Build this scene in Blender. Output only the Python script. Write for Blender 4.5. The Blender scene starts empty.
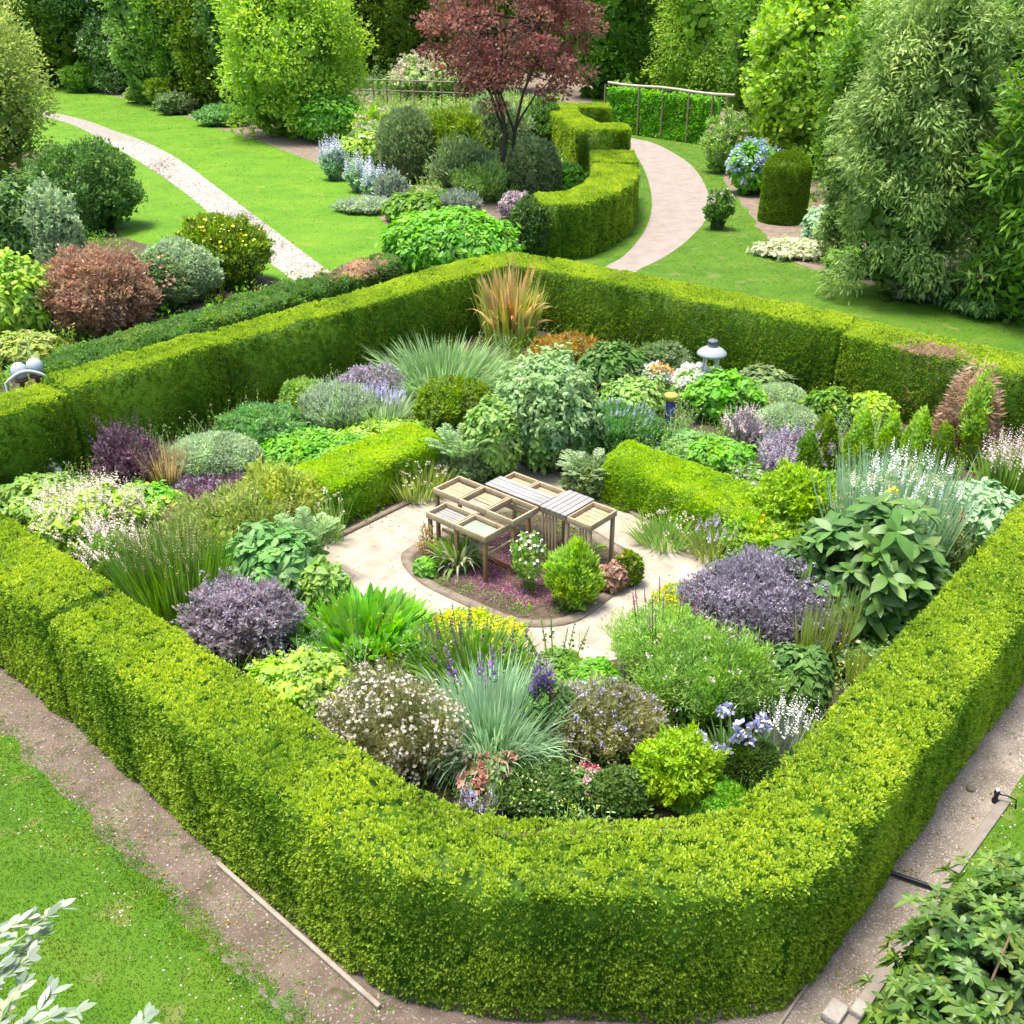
import bpy, math, random
import numpy as np

# ------------------------------------------------------------------ camera, world, sun, exposure
S = bpy.context.scene
COL = S.collection
F, PT, CH = 1033.0, math.radians(27.97), 9.0
cam_d = bpy.data.cameras.new('camera')
cam_d.sensor_width = 36.0
cam_d.lens = 36.0 * F / 1024.0
cam_d.clip_end = 1500
cam = bpy.data.objects.new('camera', cam_d)
cam.location = (0, 0, CH)
cam.rotation_euler = (math.pi / 2 - PT, 0, 0)
COL.objects.link(cam)
S.camera = cam

SUN_EL, SUN_AZ = math.radians(79), math.radians(-88)      # azimuth from +Y towards +X
w = bpy.data.worlds.new('World')
S.world = w
w.use_nodes = True
nt = w.node_tree
sky = nt.nodes.new('ShaderNodeTexSky')
sky.sky_type = 'NISHITA'
sky.sun_disc = False
sky.sun_elevation = SUN_EL
sky.sun_rotation = SUN_AZ
sky.air_density = 1.0
sky.dust_density = 3.0
nt.links.new(sky.outputs[0], nt.nodes['Background'].inputs[0])
nt.nodes['Background'].inputs[1].default_value = 0.125
sd = bpy.data.lights.new('sun', 'SUN')
sd.energy = 2.6
sd.angle = math.radians(18.0)
sd.color = (1.0, 0.95, 0.86)
sun = bpy.data.objects.new('sun', sd)
from mathutils import Vector
sdir = Vector((math.sin(SUN_AZ) * math.cos(SUN_EL), math.cos(SUN_AZ) * math.cos(SUN_EL), math.sin(SUN_EL)))
sun.rotation_euler = sdir.to_track_quat('Z', 'Y').to_euler()
COL.objects.link(sun)
S.view_settings.view_transform = 'Standard'
S.view_settings.look = 'None'
S.view_settings.exposure = 1.58
S.view_settings.gamma = 1.0
S.cycles.max_bounces = 6
S.cycles.diffuse_bounces = 3
S.cycles.transmission_bounces = 4
S.cycles.glossy_bounces = 2

# ------------------------------------------------------------------ helpers
rng = np.random.default_rng(7)


def P(px, py, z=0.0):
    """Ray through a picture point, met with the level z."""
    u = (px - 512) / F
    v = (py - 512) / F
    dz = -(math.sin(PT) + v * math.cos(PT))
    dy = math.cos(PT) - v * math.sin(PT)
    t = (z - CH) / dz
    return np.array([u * t, dy * t, z])


def depth(p):
    return p[1] * math.cos(PT) - (p[2] - CH) * math.sin(PT)


def zat(py, Y):
    v = (py - 512) / F
    dz = -(math.sin(PT) + v * math.cos(PT))
    dy = math.cos(PT) - v * math.sin(PT)
    return CH + dz / dy * Y


def nrm(a):
    return a / (np.linalg.norm(a, axis=-1, keepdims=True) + 1e-9)


_nd = np.random.default_rng(3)
_K = nrm(_nd.normal(size=(9, 3))) * np.linspace(0.7, 1.9, 9)[:, None]
_PH = _nd.uniform(0, 6.28, 9)


def noise(p, f=1.0, seed=0.0):
    """Smooth -1..1 noise from a sum of waves, two octaves."""
    q = p * f
    a = np.sin(q @ _K.T * 2.2 + _PH + seed * 1.7).sum(1) / 4.0
    b = np.sin(q @ _K[::-1].T * 5.1 + _PH[::-1] + seed * 2.9).sum(1) / 4.0
    return np.clip(0.7 * a + 0.45 * b, -1.2, 1.2)


class MB:
    """Collects vertex / face arrays and builds ONE mesh object."""

    def __init__(s):
        s.V, s.Fc, s.T, s.n = [], [], [], 0

    def add(s, V, Fa, T=None, mat=0):
        V = np.asarray(V, float).reshape(-1, 3)
        Fa = np.asarray(Fa, int)
        s.V.append(V)
        s.T.append(np.full(len(V), 0.5) if T is None else np.asarray(T, float))
        s.Fc.append((Fa + s.n, mat))
        s.n += len(V)
        return s

    def build(s, name, mats, parent=None, loc=(0, 0, 0), smooth=False):
        me = bpy.data.meshes.new(name)
        V = np.concatenate(s.V).astype(np.float32)
        T = np.concatenate(s.T).astype(np.float32)
        nl = [f.size for f, _ in s.Fc]
        loops = np.concatenate([f.ravel() for f, _ in s.Fc]).astype(np.int32)
        tot = np.concatenate([np.full(len(f), f.shape[1]) for f, _ in s.Fc]).astype(np.int32)
        mi = np.concatenate([np.full(len(f), m) for f, m in s.Fc]).astype(np.int32)
        st = np.concatenate([[0], np.cumsum(tot)[:-1]]).astype(np.int32)
        me.vertices.add(len(V))
        me.vertices.foreach_set('co', V.ravel())
        me.loops.add(len(loops))
        me.loops.foreach_set('vertex_index', loops)
        me.polygons.add(len(tot))
        me.polygons.foreach_set('loop_start', st)
        try:
            me.polygons.foreach_set('loop_total', tot)
        except Exception:
            pass
        if not isinstance(mats, (list, tuple)):
            mats = [mats]
        for m in mats:
            me.materials.append(m)
        me.polygons.foreach_set('material_index', mi)
        if smooth:
            me.polygons.foreach_set('use_smooth', np.ones(len(tot), bool))
        at = me.attributes.new('tint', 'FLOAT', 'POINT')
        at.data.foreach_set('value', T)
        me.update(calc_edges=True)
        me.validate()
        o = bpy.data.objects.new(name, me)
        o.location = loc
        if parent is not None:
            o.parent = parent
        COL.objects.link(o)
        return o


def tag(o, label=None, cat=None, group=None, kind=None):
    if label:
        o['label'] = label
    if cat:
        o['category'] = cat
    if group:
        o['group'] = group
    if kind:
        o['kind'] = kind
    return o


def empty(name, loc, rz=0.0):
    o = bpy.data.objects.new(name, None)
    o.empty_display_size = 0.2
    o.location = loc
    o.rotation_euler = (0, 0, rz)
    COL.objects.link(o)
    return o


# ------------------------------------------------------------------ materials
_M = {}


def leafmat(key, a, b, rough=0.5, trans=0.3, spec=0.22, vary=1.0):
    """Foliage: colour runs a->b with each leaf's own tint, light passes through."""
    if key in _M:
        return _M[key]
    m = bpy.data.materials.new(key)
    m.use_nodes = True
    n = m.node_tree.nodes
    l = m.node_tree.links
    pb = n['Principled BSDF']
    out = n['Material Output']
    at = n.new('ShaderNodeAttribute')
    at.attribute_name = 'tint'
    rp = n.new('ShaderNodeValToRGB')
    rp.color_ramp.elements[0].color = (*a, 1)
    rp.color_ramp.elements[1].color = (*b, 1)
    rp.color_ramp.elements[1].position = .86
    e3 = rp.color_ramp.elements.new(1.0)
    e3.color = (min(.85, b[0] * 1.22 + .02), min(.85, b[1] * 1.08 + .01), b[2] * .95, 1)
    l.new(at.outputs['Fac'], rp.inputs[0])
    # patches of slightly different green through each plant
    tc = n.new('ShaderNodeTexCoord')
    nz = n.new('ShaderNodeTexNoise')
    nz.inputs['Scale'].default_value = 2.3
    nz.inputs['Detail'].default_value = 3
    l.new(tc.outputs['Object'], nz.inputs['Vector'])
    sp = n.new('ShaderNodeSeparateColor')
    l.new(nz.outputs['Color'], sp.inputs[0])
    hv = n.new('ShaderNodeHueSaturation')
    for ch, inp, lo, hi in (('Red', 'Hue', .5 - .016 * vary, .5 + .012 * vary), ('Green', 'Value', 1 - .16 * vary, 1 + .18 * vary), ('Blue', 'Saturation', 1 - .12 * vary, 1 + .08 * vary)):
        mr = n.new('ShaderNodeMapRange')
        mr.inputs['From Min'].default_value = .32
        mr.inputs['From Max'].default_value = .68
        mr.inputs['To Min'].default_value = lo
        mr.inputs['To Max'].default_value = hi
        l.new(sp.outputs[ch], mr.inputs['Value'])
        l.new(mr.outputs[0], hv.inputs[inp])
    l.new(rp.outputs[0], hv.inputs['Color'])
    rp = hv
    l.new(rp.outputs[0], pb.inputs['Base Color'])
    pb.inputs['Roughness'].default_value = rough
    pb.inputs['Specular IOR Level'].default_value = spec
    if trans > 0:
        tr = n.new('ShaderNodeBsdfTranslucent')
        hs = n.new('ShaderNodeHueSaturation')
        hs.inputs['Saturation'].default_value = 1.1
        hs.inputs['Value'].default_value = 1.35
        l.new(rp.outputs[0], hs.inputs['Color'])
        l.new(hs.outputs[0], tr.inputs[0])
        mx = n.new('ShaderNodeMixShader')
        mx.inputs[0].default_value = trans
        l.new(pb.outputs[0], mx.inputs[1])
        l.new(tr.outputs[0], mx.inputs[2])
        l.new(mx.outputs[0], out.inputs[0])
    _M[key] = m
    return m


def surf(key, cols, scale=4.0, rough=0.85, detail=6, bump=0.0, bscale=40.0, extra=None, spots=None, stretch=(1, 1, 1), rot=0.0):
    """Solid surface with object-space noise colour and bump."""
    if key in _M:
        return _M[key]
    m = bpy.data.materials.new(key)
    m.use_nodes = True
    n = m.node_tree.nodes
    l = m.node_tree.links
    pb = n['Principled BSDF']
    tc = n.new('ShaderNodeTexCoord')
    mp = n.new('ShaderNodeMapping')
    mp.inputs['Scale'].default_value = stretch
    mp.inputs['Rotation'].default_value = (0, 0, rot)
    l.new(tc.outputs['Object'], mp.inputs[0])
    nz = n.new('ShaderNodeTexNoise')
    nz.inputs['Scale'].default_value = scale
    nz.inputs['Detail'].default_value = detail
    nz.inputs['Roughness'].default_value = 0.65
    l.new(mp.outputs[0], nz.inputs['Vector'])
    rp = n.new('ShaderNodeValToRGB')
    e = rp.color_ramp.elements
    while len(e) < len(cols):
        e.new(0.5)
    for i, c in enumerate(cols):
        e[i].position = 0.3 + 0.4 * i / max(1, len(cols) - 1)
        e[i].color = (*c, 1)
    l.new(nz.outputs['Fac'], rp.inputs[0])
    colour = rp.outputs[0]
    if spots:                                     # small grains of another colour: (scale, threshold, colour)
        for sc_, th, cc in spots:
            vo = n.new('ShaderNodeTexNoise')
            vo.inputs['Scale'].default_value = sc_
            vo.inputs['Detail'].default_value = 3
            l.new(mp.outputs[0], vo.inputs['Vector'])
            r2 = n.new('ShaderNodeValToRGB')
            r2.color_ramp.elements[0].position = th
            r2.color_ramp.elements[1].position = th + 0.06
            l.new(vo.outputs['Fac'], r2.inputs[0])
            mx = n.new('ShaderNodeMix')
            mx.data_type = 'RGBA'
            l.new(r2.outputs[0], mx.inputs[0])
            l.new(colour, mx.inputs[6])
            mx.inputs[7].default_value = (*cc, 1)
            colour = mx.outputs[2]
    l.new(colour, pb.inputs['Base Color'])
    pb.inputs['Roughness'].default_value = rough
    pb.inputs['Specular IOR Level'].default_value = 0.25
    if bump > 0:
        b2 = n.new('ShaderNodeTexNoise')
        b2.inputs['Scale'].default_value = bscale
        b2.inputs['Detail'].default_value = 5
        l.new(mp.outputs[0], b2.inputs['Vector'])
        bp = n.new('ShaderNodeBump')
        bp.inputs['Strength'].default_value = bump
        bp.inputs['Distance'].default_value = 0.03
        l.new(b2.outputs['Fac'], bp.inputs['Height'])
        l.new(bp.outputs[0], pb.inputs['Normal'])
    _M[key] = m
    return m


PAL = {
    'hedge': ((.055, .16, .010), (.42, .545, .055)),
    'yew': ((.06, .12, .01), (.17, .25, .02)),
    'lime': ((.13, .26, .012), (.29, .40, .022)),
    'bright': ((.06, .19, .012), (.16, .36, .03)),
    'mid': ((.05, .125, .01), (.14, .26, .03)),
    'soft': ((.10, .20, .03), (.24, .36, .09)),
    'dark': ((.026, .065, .012), (.095, .165, .035)),
    'deep': ((.035, .09, .014), (.11, .205, .045)),
    'silver': ((.13, .20, .08), (.33, .41, .24)),
    'bluegreen': ((.055, .16, .035), (.17, .31, .10)),
    'ribbon': ((.10, .19, .055), (.27, .38, .17)),
    'glaucous': ((.13, .23, .11), (.32, .44, .27)),
    'mauve': ((.12, .105, .105), (.31, .26, .29)),
    'lilacbush': ((.085, .08, .088), (.235, .21, .245)),
    'plum': ((.05, .03, .04), (.17, .09, .13)),
    'olive': ((.11, .18, .03), (.29, .34, .085)),
    'gold': ((.15, .22, .03), (.36, .40, .08)),
    'tan': ((.22, .17, .08), (.46, .36, .19)),
    'straw': ((.26, .24, .08), (.5, .42, .2)),
    'orange': ((.36, .21, .05), (.66, .48, .20)),
    'maple': ((.10, .038, .03), (.33, .145, .115)),
    'pinkbrown': ((.14, .10, .05), (.34, .21, .14)),
    'bronze': ((.12, .12, .02), (.33, .2, .04)),
    'brown': ((.15, .09, .055), (.38, .27, .175)),
    'cream': ((.30, .36, .16), (.62, .64, .42)),
    'rhodo': ((.024, .068, .008), (.088, .15, .026)),
    'gloss': ((.028, .08, .012), (.08, .158, .034)),
    'pale': ((.16, .23, .14), (.42, .47, .38)),
    'feathery': ((.13, .25, .03), (.30, .44, .10)),
    'billow': ((.08, .18, .02), (.22, .35, .07)),
    'umbelgreen': ((.10, .11, .035), (.25, .25, .10)),
    'darkyew': ((.035, .11, .008), (.19, .29, .02)),
    'greydark': ((.06, .105, .03), (.19, .26, .11)),
    'willow': ((.07, .13, .022), (.25, .34, .10)),
    'fresh': ((.13, .25, .02), (.30, .43, .05)),
    'stemgreen': ((.12, .2, .05), (.28, .38, .12)),
    'grass': ((.046, .105, .006), (.13, .205, .022)),
    'lawnfar': ((.066, .14, .004), (.105, .185, .012)),
}
BLO = {
    'white': ((.62, .62, .56), (.82, .82, .78)), 'ivory': ((.40, .36, .24), (.66, .61, .46)),
    'purple': ((.09, .03, .18), (.22, .10, .36)), 'lilac': ((.30, .29, .50), (.50, .49, .70)),
    'blue': ((.24, .33, .5), (.44, .54, .7)), 'palelilac': ((.38, .40, .54), (.58, .60, .72)), 'umbel': ((.27, .24, .18), (.46, .42, .33)), 'yellow': ((.55, .48, .02), (.8, .72, .06)),
    'pink': ((.42, .18, .22), (.68, .42, .44)), 'blush': ((.5, .38, .36), (.72, .6, .56)),
    'crimson': ((.3, .02, .06), (.55, .08, .14)), 'rust': ((.35, .14, .1), (.5, .27, .2)),
    'red': ((.5, .08, .02), (.65, .2, .04)), 'mauvebloom': ((.24, .20, .26), (.44, .39, .47)),
    'darkhead': ((.05, .03, .05), (.12, .07, .1)), 'orangebloom': ((.6, .25, .03), (.75, .4, .08)),
    'magenta': ((.22, .07, .14), (.42, .18, .28)),
}


def pal(k):
    if k in PAL:
        a, b = PAL[k]
        if k not in ('hedge', 'pale', 'cream', 'grass', 'lawnfar', 'darkyew', 'maple', 'straw', 'orange'):
            a, b = tuple(min(.7, x * 1.4) for x in a), tuple(min(.7, x * 1.5) for x in b)
        gl = k in ('rhodo', 'gloss')
        return leafmat('leaf ' + k, a, b, trans=.25 if gl else .42, rough=.42 if gl else .5, spec=.30 if gl else .22, vary=.12 if k in ('hedge', 'darkyew') else .45 if k == 'lime' else 1.0)
    return leafmat('bloom ' + k, *BLO[k], rough=0.6, trans=0.2)


BARK = surf('bark', [(.05, .04, .03), (.13, .10, .07)], scale=9, bump=.6, bscale=20, stretch=(1, 1, .25))
DARKBARK = surf('dark bark', [(.025, .02, .018), (.07, .055, .045)], scale=9, bump=.6, bscale=20, stretch=(1, 1, .25))


# ------------------------------------------------------------------ leaf and stem shapes
def side_of(D, N):
    s = np.cross(D, N)
    bad = np.linalg.norm(s, axis=1) < 1e-4
    s[bad] = (1, 0, 0)
    return nrm(s)


def quad_leaves(mb, C, D, N, L, W, T, mat=0, fold=0.12):
    n = len(C)
    L = np.broadcast_to(np.asarray(L, float), (n,))[:, None]
    W = np.broadcast_to(np.asarray(W, float), (n,))[:, None]
    Sd = side_of(D, N)
    U = np.cross(Sd, D)
    V = np.empty((n, 4, 3))
    V[:, 0] = C
    V[:, 1] = C + D * L * .5 + Sd * W * .5 + U * W * fold
    V[:, 2] = C + D * L
    V[:, 3] = C + D * L * .5 - Sd * W * .5 + U * W * fold
    mb.add(V.reshape(-1, 3), np.arange(4 * n).reshape(n, 4), np.repeat(T, 4), mat)


def strips(mb, C, D, Sd, L, W, droop, T, prof, mat=0, keel=0.0, up=(0, 0, 1)):
    """Curved leaves / blades: a strip along a drooping midrib, prof = widths at each station."""
    n = len(C)
    k = len(prof)
    L = np.broadcast_to(np.asarray(L, float), (n,))
    W = np.broadcast_to(np.asarray(W, float), (n,))
    droop = np.broadcast_to(np.asarray(droop, float), (n,))
    V = np.empty((n, k, 2, 3))
    upv = np.array(up, float)
    for i in range(k):
        t = i / (k - 1)
        p = C + D * (L * t)[:, None] - upv * (droop * L * t * t)[:, None]
        h = Sd * (W * .5 * prof[i])[:, None]
        V[:, i, 0] = p + h
        V[:, i, 1] = p - h
    b = (np.arange(n) * 2 * k)[:, None]
    fs = []
    for i in range(k - 1):
        fs.append(np.concatenate([b + 2 * i, b + 2 * i + 1, b + 2 * i + 3, b + 2 * i + 2], 1))
    Tt = np.repeat(T, 2 * k)
    mb.add(V.reshape(-1, 3), np.concatenate(fs), Tt, mat)


LEAFP = (.12, .75, 1.0, .7, .04)
BLADEP = (.7, 1.0, .75, .05)


def tube(mb, pts, rad, k=6, mat=0, tint=.5):
    pts = np.asarray(pts, float)
    n = len(pts)
    rad = np.broadcast_to(np.asarray(rad, float), (n,))
    tg = nrm(np.gradient(pts, axis=0))
    ref = np.array([0.31, 0.95, 0.05])
    a = nrm(np.cross(tg, ref))
    b = np.cross(tg, a)
    th = np.arange(k) / k * 2 * math.pi
    V = pts[:, None] + rad[:, None, None] * (np.cos(th)[None, :, None] * a[:, None] + np.sin(th)[None, :, None] * b[:, None])
    Fa = []
    for i in range(n - 1):
        for j in range(k):
            Fa.append((i * k + j, i * k + (j + 1) % k, (i + 1) * k + (j + 1) % k, (i + 1) * k + j))
    mb.add(V.reshape(-1, 3), Fa, np.full(n * k, tint), mat)


def stems(mb, A, B, r, T=None, mat=0):
    """Many thin three-sided stems A->B."""
    A = np.asarray(A, float)
    B = np.asarray(B, float)
    n = len(A)
    D = nrm(B - A)
    s = side_of(D, np.tile(np.array([[.3, .9, .1]]), (n, 1)))
    u = np.cross(s, D)
    V = np.empty((n, 6, 3))
    for j in range(3):
        th = j * 2.094
        o = (s * math.cos(th) + u * math.sin(th)) * np.broadcast_to(r, (n,))[:, None]
        V[:, j] = A + o
        V[:, 3 + j] = B + o * .6
    b = (np.arange(n) * 6)[:, None]
    fs = [np.concatenate([b + j, b + (j + 1) % 3, b + 3 + (j + 1) % 3, b + 3 + j], 1) for j in range(3)]
    T = rng.uniform(.2, .8, n) if T is None else T
    mb.add(V.reshape(-1, 3), np.concatenate(fs), np.repeat(T, 6), mat)


def rdir(n, R, zmin=-1.0):
    z = R.uniform(zmin, 1, n)
    a = R.uniform(0, 2 * math.pi, n)
    r = np.sqrt(1 - z * z)
    return np.stack([r * np.cos(a), r * np.sin(a), z], 1)


def corefill(mb, c, rad, lump, lf, seed, size, mat=0, zmin=.03, n=None):
    """Inner leaves of a plant: large leaves lying round an inner body, so that one never sees through it."""
    R_ = np.random.default_rng(int(seed) + 7)
    rx_, ry_, rz_ = rad
    a_ = 4 * math.pi * (((rx_ * ry_) ** 1.6 + (rx_ * rz_) ** 1.6 + (ry_ * rz_) ** 1.6) / 3) ** (1 / 1.6)
    n = int(min(6000, max(60, 3.6 * a_ / (size * size * .35)))) if n is None else n
    d = rdir(n, R_)
    f = (1 + lump * noise(d, lf, seed)) * R_.uniform(.55, 1.0, n)
    p = np.asarray(c) + d * f[:, None] * np.asarray(rad)
    p[:, 2] = np.maximum(p[:, 2], zmin)
    D = nrm(np.cross(d, R_.normal(size=(n, 3))) + np.array([0, 0, .2]) + R_.normal(0, .3, (n, 3)))
    N = nrm(d + R_.normal(0, .35, (n, 3)))
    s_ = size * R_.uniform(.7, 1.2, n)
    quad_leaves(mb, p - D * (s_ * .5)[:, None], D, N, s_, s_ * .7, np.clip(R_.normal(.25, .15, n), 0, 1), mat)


def blob(mb, c, rad, lump, lf, seed, tint=.15, k=(14, 9), mat=0, zmin=None):
    """Closed lumpy body that fills the inside of a plant."""
    nu, nv = k
    vs = []
    for i in range(nv + 1):
        ph = -math.pi / 2 + math.pi * i / nv
        for j in range(nu):
            th = 2 * math.pi * j / nu
            vs.append((math.cos(ph) * math.cos(th), math.cos(ph) * math.sin(th), math.sin(ph)))
    d = np.array(vs)
    f = 1 + lump * noise(d, lf, seed)
    V = np.asarray(c) + d * f[:, None] * np.asarray(rad)
    if zmin is not None:
        V[:, 2] = np.maximum(V[:, 2], zmin)
    Fa = []
    for i in range(nv):
        for j in range(nu):
            Fa.append((i * nu + j, i * nu + (j + 1) % nu, (i + 1) * nu + (j + 1) % nu, (i + 1) * nu + j))
    mb.add(V, Fa, np.full(len(V), tint), mat)


def box(mb, c, ax, ay, az, mat=0, tint=.5):
    """Box from centre and three half-axis vectors."""
    c, ax, ay, az = (np.asarray(q, float) for q in (c, ax, ay, az))
    V = [c + sx * ax + sy * ay + sz * az for sz in (-1, 1) for sy in (-1, 1) for sx in (-1, 1)]
    Fa = [(0, 2, 3, 1), (4, 5, 7, 6), (0, 1, 5, 4), (2, 6, 7, 3), (0, 4, 6, 2), (1, 3, 7, 5)]
    mb.add(V, Fa, np.full(8, tint), mat)


def lathe(mb, prof, k=16, mat=0, c=(0, 0, 0)):
    V, Fa = [], []
    for (r, z) in prof:
        for j in range(k):
            th = 2 * math.pi * j / k
            V.append((c[0] + r * math.cos(th), c[1] + r * math.sin(th), c[2] + z))
    for i in range(len(prof) - 1):
        for j in range(k):
            Fa.append((i * k + j, i * k + (j + 1) % k, (i + 1) * k + (j + 1) % k, (i + 1) * k + j))
    mb.add(V, Fa, None, mat)


def in_poly(x, y, poly):
    c = np.zeros(len(x), bool)
    n = len(poly)
    j = n - 1
    for i in range(n):
        xi, yi = poly[i][:2]
        xj, yj = poly[j][:2]
        hit = ((yi > y) != (yj > y)) & (x < (xj - xi) * (y - yi) / (yj - yi + 1e-12) + xi)
        c ^= hit
        j = i
    return c

# ------------------------------------------------------------------ ground and paving (the setting)
def smooth(pts, n=6, closed=False):
    pts = [np.array(p[:2], float) for p in pts]
    out = []
    m = len(pts)
    rg = range(m if closed else m - 1)
    for i in rg:
        if closed:
            p0, p1, p2, p3 = pts[i - 1], pts[i], pts[(i + 1) % m], pts[(i + 2) % m]
        else:
            p0, p1, p2, p3 = pts[max(i - 1, 0)], pts[i], pts[i + 1], pts[min(i + 2, m - 1)]
        for t in np.arange(n) / n:
            out.append(.5 * ((2 * p1) + (p2 - p0) * t + (2 * p0 - 5 * p1 + 4 * p2 - p3) * t * t + (3 * p1 - p0 - 3 * p2 + p3) * t ** 3))
    if not closed:
        out.append(pts[-1])
    return out


def ragged(pts, amp, step=.15):
    """Polygon outline cut into short steps and roughened a little, like a spade-cut edge."""
    out = []
    m = len(pts)
    for i in range(m):
        a, b = np.array(pts[i][:2], float), np.array(pts[(i + 1) % m][:2], float)
        k = max(1, min(80, int(np.linalg.norm(b - a) / step)))
        for j in range(k):
            p = a + (b - a) * j / k
            q = np.array([[p[0], p[1], 0]])
            out.append(p + amp * np.array([noise(q, 2.3, 1)[0], noise(q, 2.3, 5)[0]]))
    return out


def sheet(name, pts, z, mat, kind='structure'):
    me = bpy.data.meshes.new(name)
    me.from_pydata([(p[0], p[1], z) for p in pts], [], [tuple(range(len(pts)))])
    if me.polygons[0].normal.z < 0:
        me.flip_normals()
    me.materials.append(mat)
    o = bpy.data.objects.new(name, me)
    o['kind'] = kind
    COL.objects.link(o)
    return o


LAWN = surf('lawn grass', [(.040, .11, .003), (.066, .148, .005), (.10, .165, .012)], scale=.9, detail=10, bump=.7, bscale=60,
            spots=[(38, .60, (.04, .13, .006)), (1.6, .60, (.12, .155, .03))])
SOIL = surf('dark soil', [(.05, .035, .022), (.11, .08, .055)], scale=6, bump=.8, bscale=30)
DRY = surf('dry soil', [(.078, .056, .041), (.13, .096, .072), (.172, .132, .102)], scale=2.2, detail=12, bump=.9, bscale=35,
           spots=[(30, .60, (.26, .22, .19)), (2.6, .62, (.075, .07, .032)), (22, .66, (.07, .05, .035))])
GREYDRY = surf('grey trodden soil', [(.145, .115, .085), (.22, .178, .135), (.29, .24, .19)], scale=2.4, detail=12, bump=.9, bscale=40,
               spots=[(45, .57, (.38, .34, .30)), (20, .66, (.08, .062, .048))])
GRAVEL = surf('pink gravel', [(.21, .175, .15), (.31, .26, .225)], scale=1.6, detail=12, bump=.7, bscale=40, spots=[(24, .6, (.20, .16, .135)), (.9, .62, (.27, .225, .19))])
STONEPATH = surf('stone chips', [(.18, .16, .135), (.30, .27, .23)], scale=3.5, detail=10, bump=.8, bscale=16, spots=[(5, .66, (.13, .115, .085)), (14, .64, (.46, .42, .37))])


def paving_mat():
    m = bpy.data.materials.new('pale paving')
    m.use_nodes = True
    n, l = m.node_tree.nodes, m.node_tree.links
    pb = n['Principled BSDF']
    tc = n.new('ShaderNodeTexCoord')
    mp = n.new('ShaderNodeMapping')
    mp.inputs['Rotation'].default_value = (0, 0, math.radians(41))
    l.new(tc.outputs['Object'], mp.inputs[0])
    br = n.new('ShaderNodeTexBrick')
    br.inputs['Color1'].default_value = (.36, .315, .255, 1)
    br.inputs['Color2'].default_value = (.32, .275, .22, 1)
    br.inputs['Mortar'].default_value = (.26, .21, .16, 1)
    br.inputs['Scale'].default_value = 1.0
    br.inputs['Mortar Size'].default_value = .008
    br.inputs['Mortar Smooth'].default_value = .4
    br.inputs['Brick Width'].default_value = .62
    br.inputs['Row Height'].default_value = .45
    l.new(mp.outputs[0], br.inputs['Vector'])
    nz = n.new('ShaderNodeTexNoise')
    nz.inputs['Scale'].default_value = 3.0
    nz.inputs['Detail'].default_value = 9
    l.new(mp.outputs[0], nz.inputs['Vector'])
    rp = n.new('ShaderNodeValToRGB')
    rp.color_ramp.elements[0].position = .35
    rp.color_ramp.elements[0].color = (.74, .72, .68, 1)
    rp.color_ramp.elements[1].position = .65
    rp.color_ramp.elements[1].color = (1.06, 1.05, 1.03, 1)
    l.new(nz.outputs['Fac'], rp.inputs[0])
    mx = n.new('ShaderNodeMix')
    mx.data_type = 'RGBA'
    mx.blend_type = 'MULTIPLY'
    mx.inputs[0].default_value = 1
    l.new(br.outputs['Color'], mx.inputs[6])
    l.new(rp.outputs[0], mx.inputs[7])
    l.new(mx.outputs[2], pb.inputs['Base Color'])
    pb.inputs['Roughness'].default_value = .85
    bp = n.new('ShaderNodeBump')
    bp.inputs['Strength'].default_value = .35
    bp.inputs['Distance'].default_value = .01
    n2 = n.new('ShaderNodeTexNoise')
    n2.inputs['Scale'].default_value = 50
    l.new(mp.outputs[0], n2.inputs['Vector'])
    l.new(n2.outputs['Fac'], bp.inputs['Height'])
    l.new(bp.outputs[0], pb.inputs['Normal'])
    return m


PAVE = paving_mat()
sheet('lawn', [(-600, -60), (600, -60), (600, 900), (-600, 900)], 0.0, LAWN)

FARLAWN = surf('yellow-green lawn grass', [(.06, .16, .003), (.088, .20, .005), (.125, .225, .009)], scale=.5, detail=10, bump=.5, bscale=60, spots=[(26, .62, (.055, .15, .004)), (1.1, .62, (.135, .21, .012))])  # brighter, yellower green than the base lawn
sheet('far_lawn', [P(x, y)[:2] for x, y in ((-60, 70), (75, 84), (150, 96), (262, 130), (330, 150), (420, 200), (420, 300), (200, 330), (20, 300), (-60, 200))], .002, FARLAWN)

# garden floor inside the hedges
sheet('garden_soil', [(-10.9, 16.4), (-.9, 7.3), (2.6, 7.2), (12.3, 18.4), (.1, 29.2)], .004, SOIL)
# trodden strips outside the near hedges
LAWN_EDGE = [(-13.2, 16.6), (-9.2, 12.95), (-6.75, 10.65), (-4.45, 8.59), (-3.31, 7.51), (-2.09, 6.51), (-.9, 5.4), (1.0, 3.6)]
sheet('soil_path', ragged([(-11.6, 17.2), (-6.9, 12.3), (-1.3, 7.2), (-.75, 6.85), (1.72, 6.85), (1.72, 3.2)] + LAWN_EDGE[::-1], .07), .004, DRY)
KERB_R = [(14.2, 18.6), (9.2, 12.9), (5.99, 9.43), (5.14, 8.56), (3.28, 6.59), (1.9, 5.0)]
sheet('trodden_path', ragged([(1.72, 3.2), (1.72, 6.85), (2.7, 7.0), (13.2, 19.2)] + KERB_R, .03), .004, GREYDRY)

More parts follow.
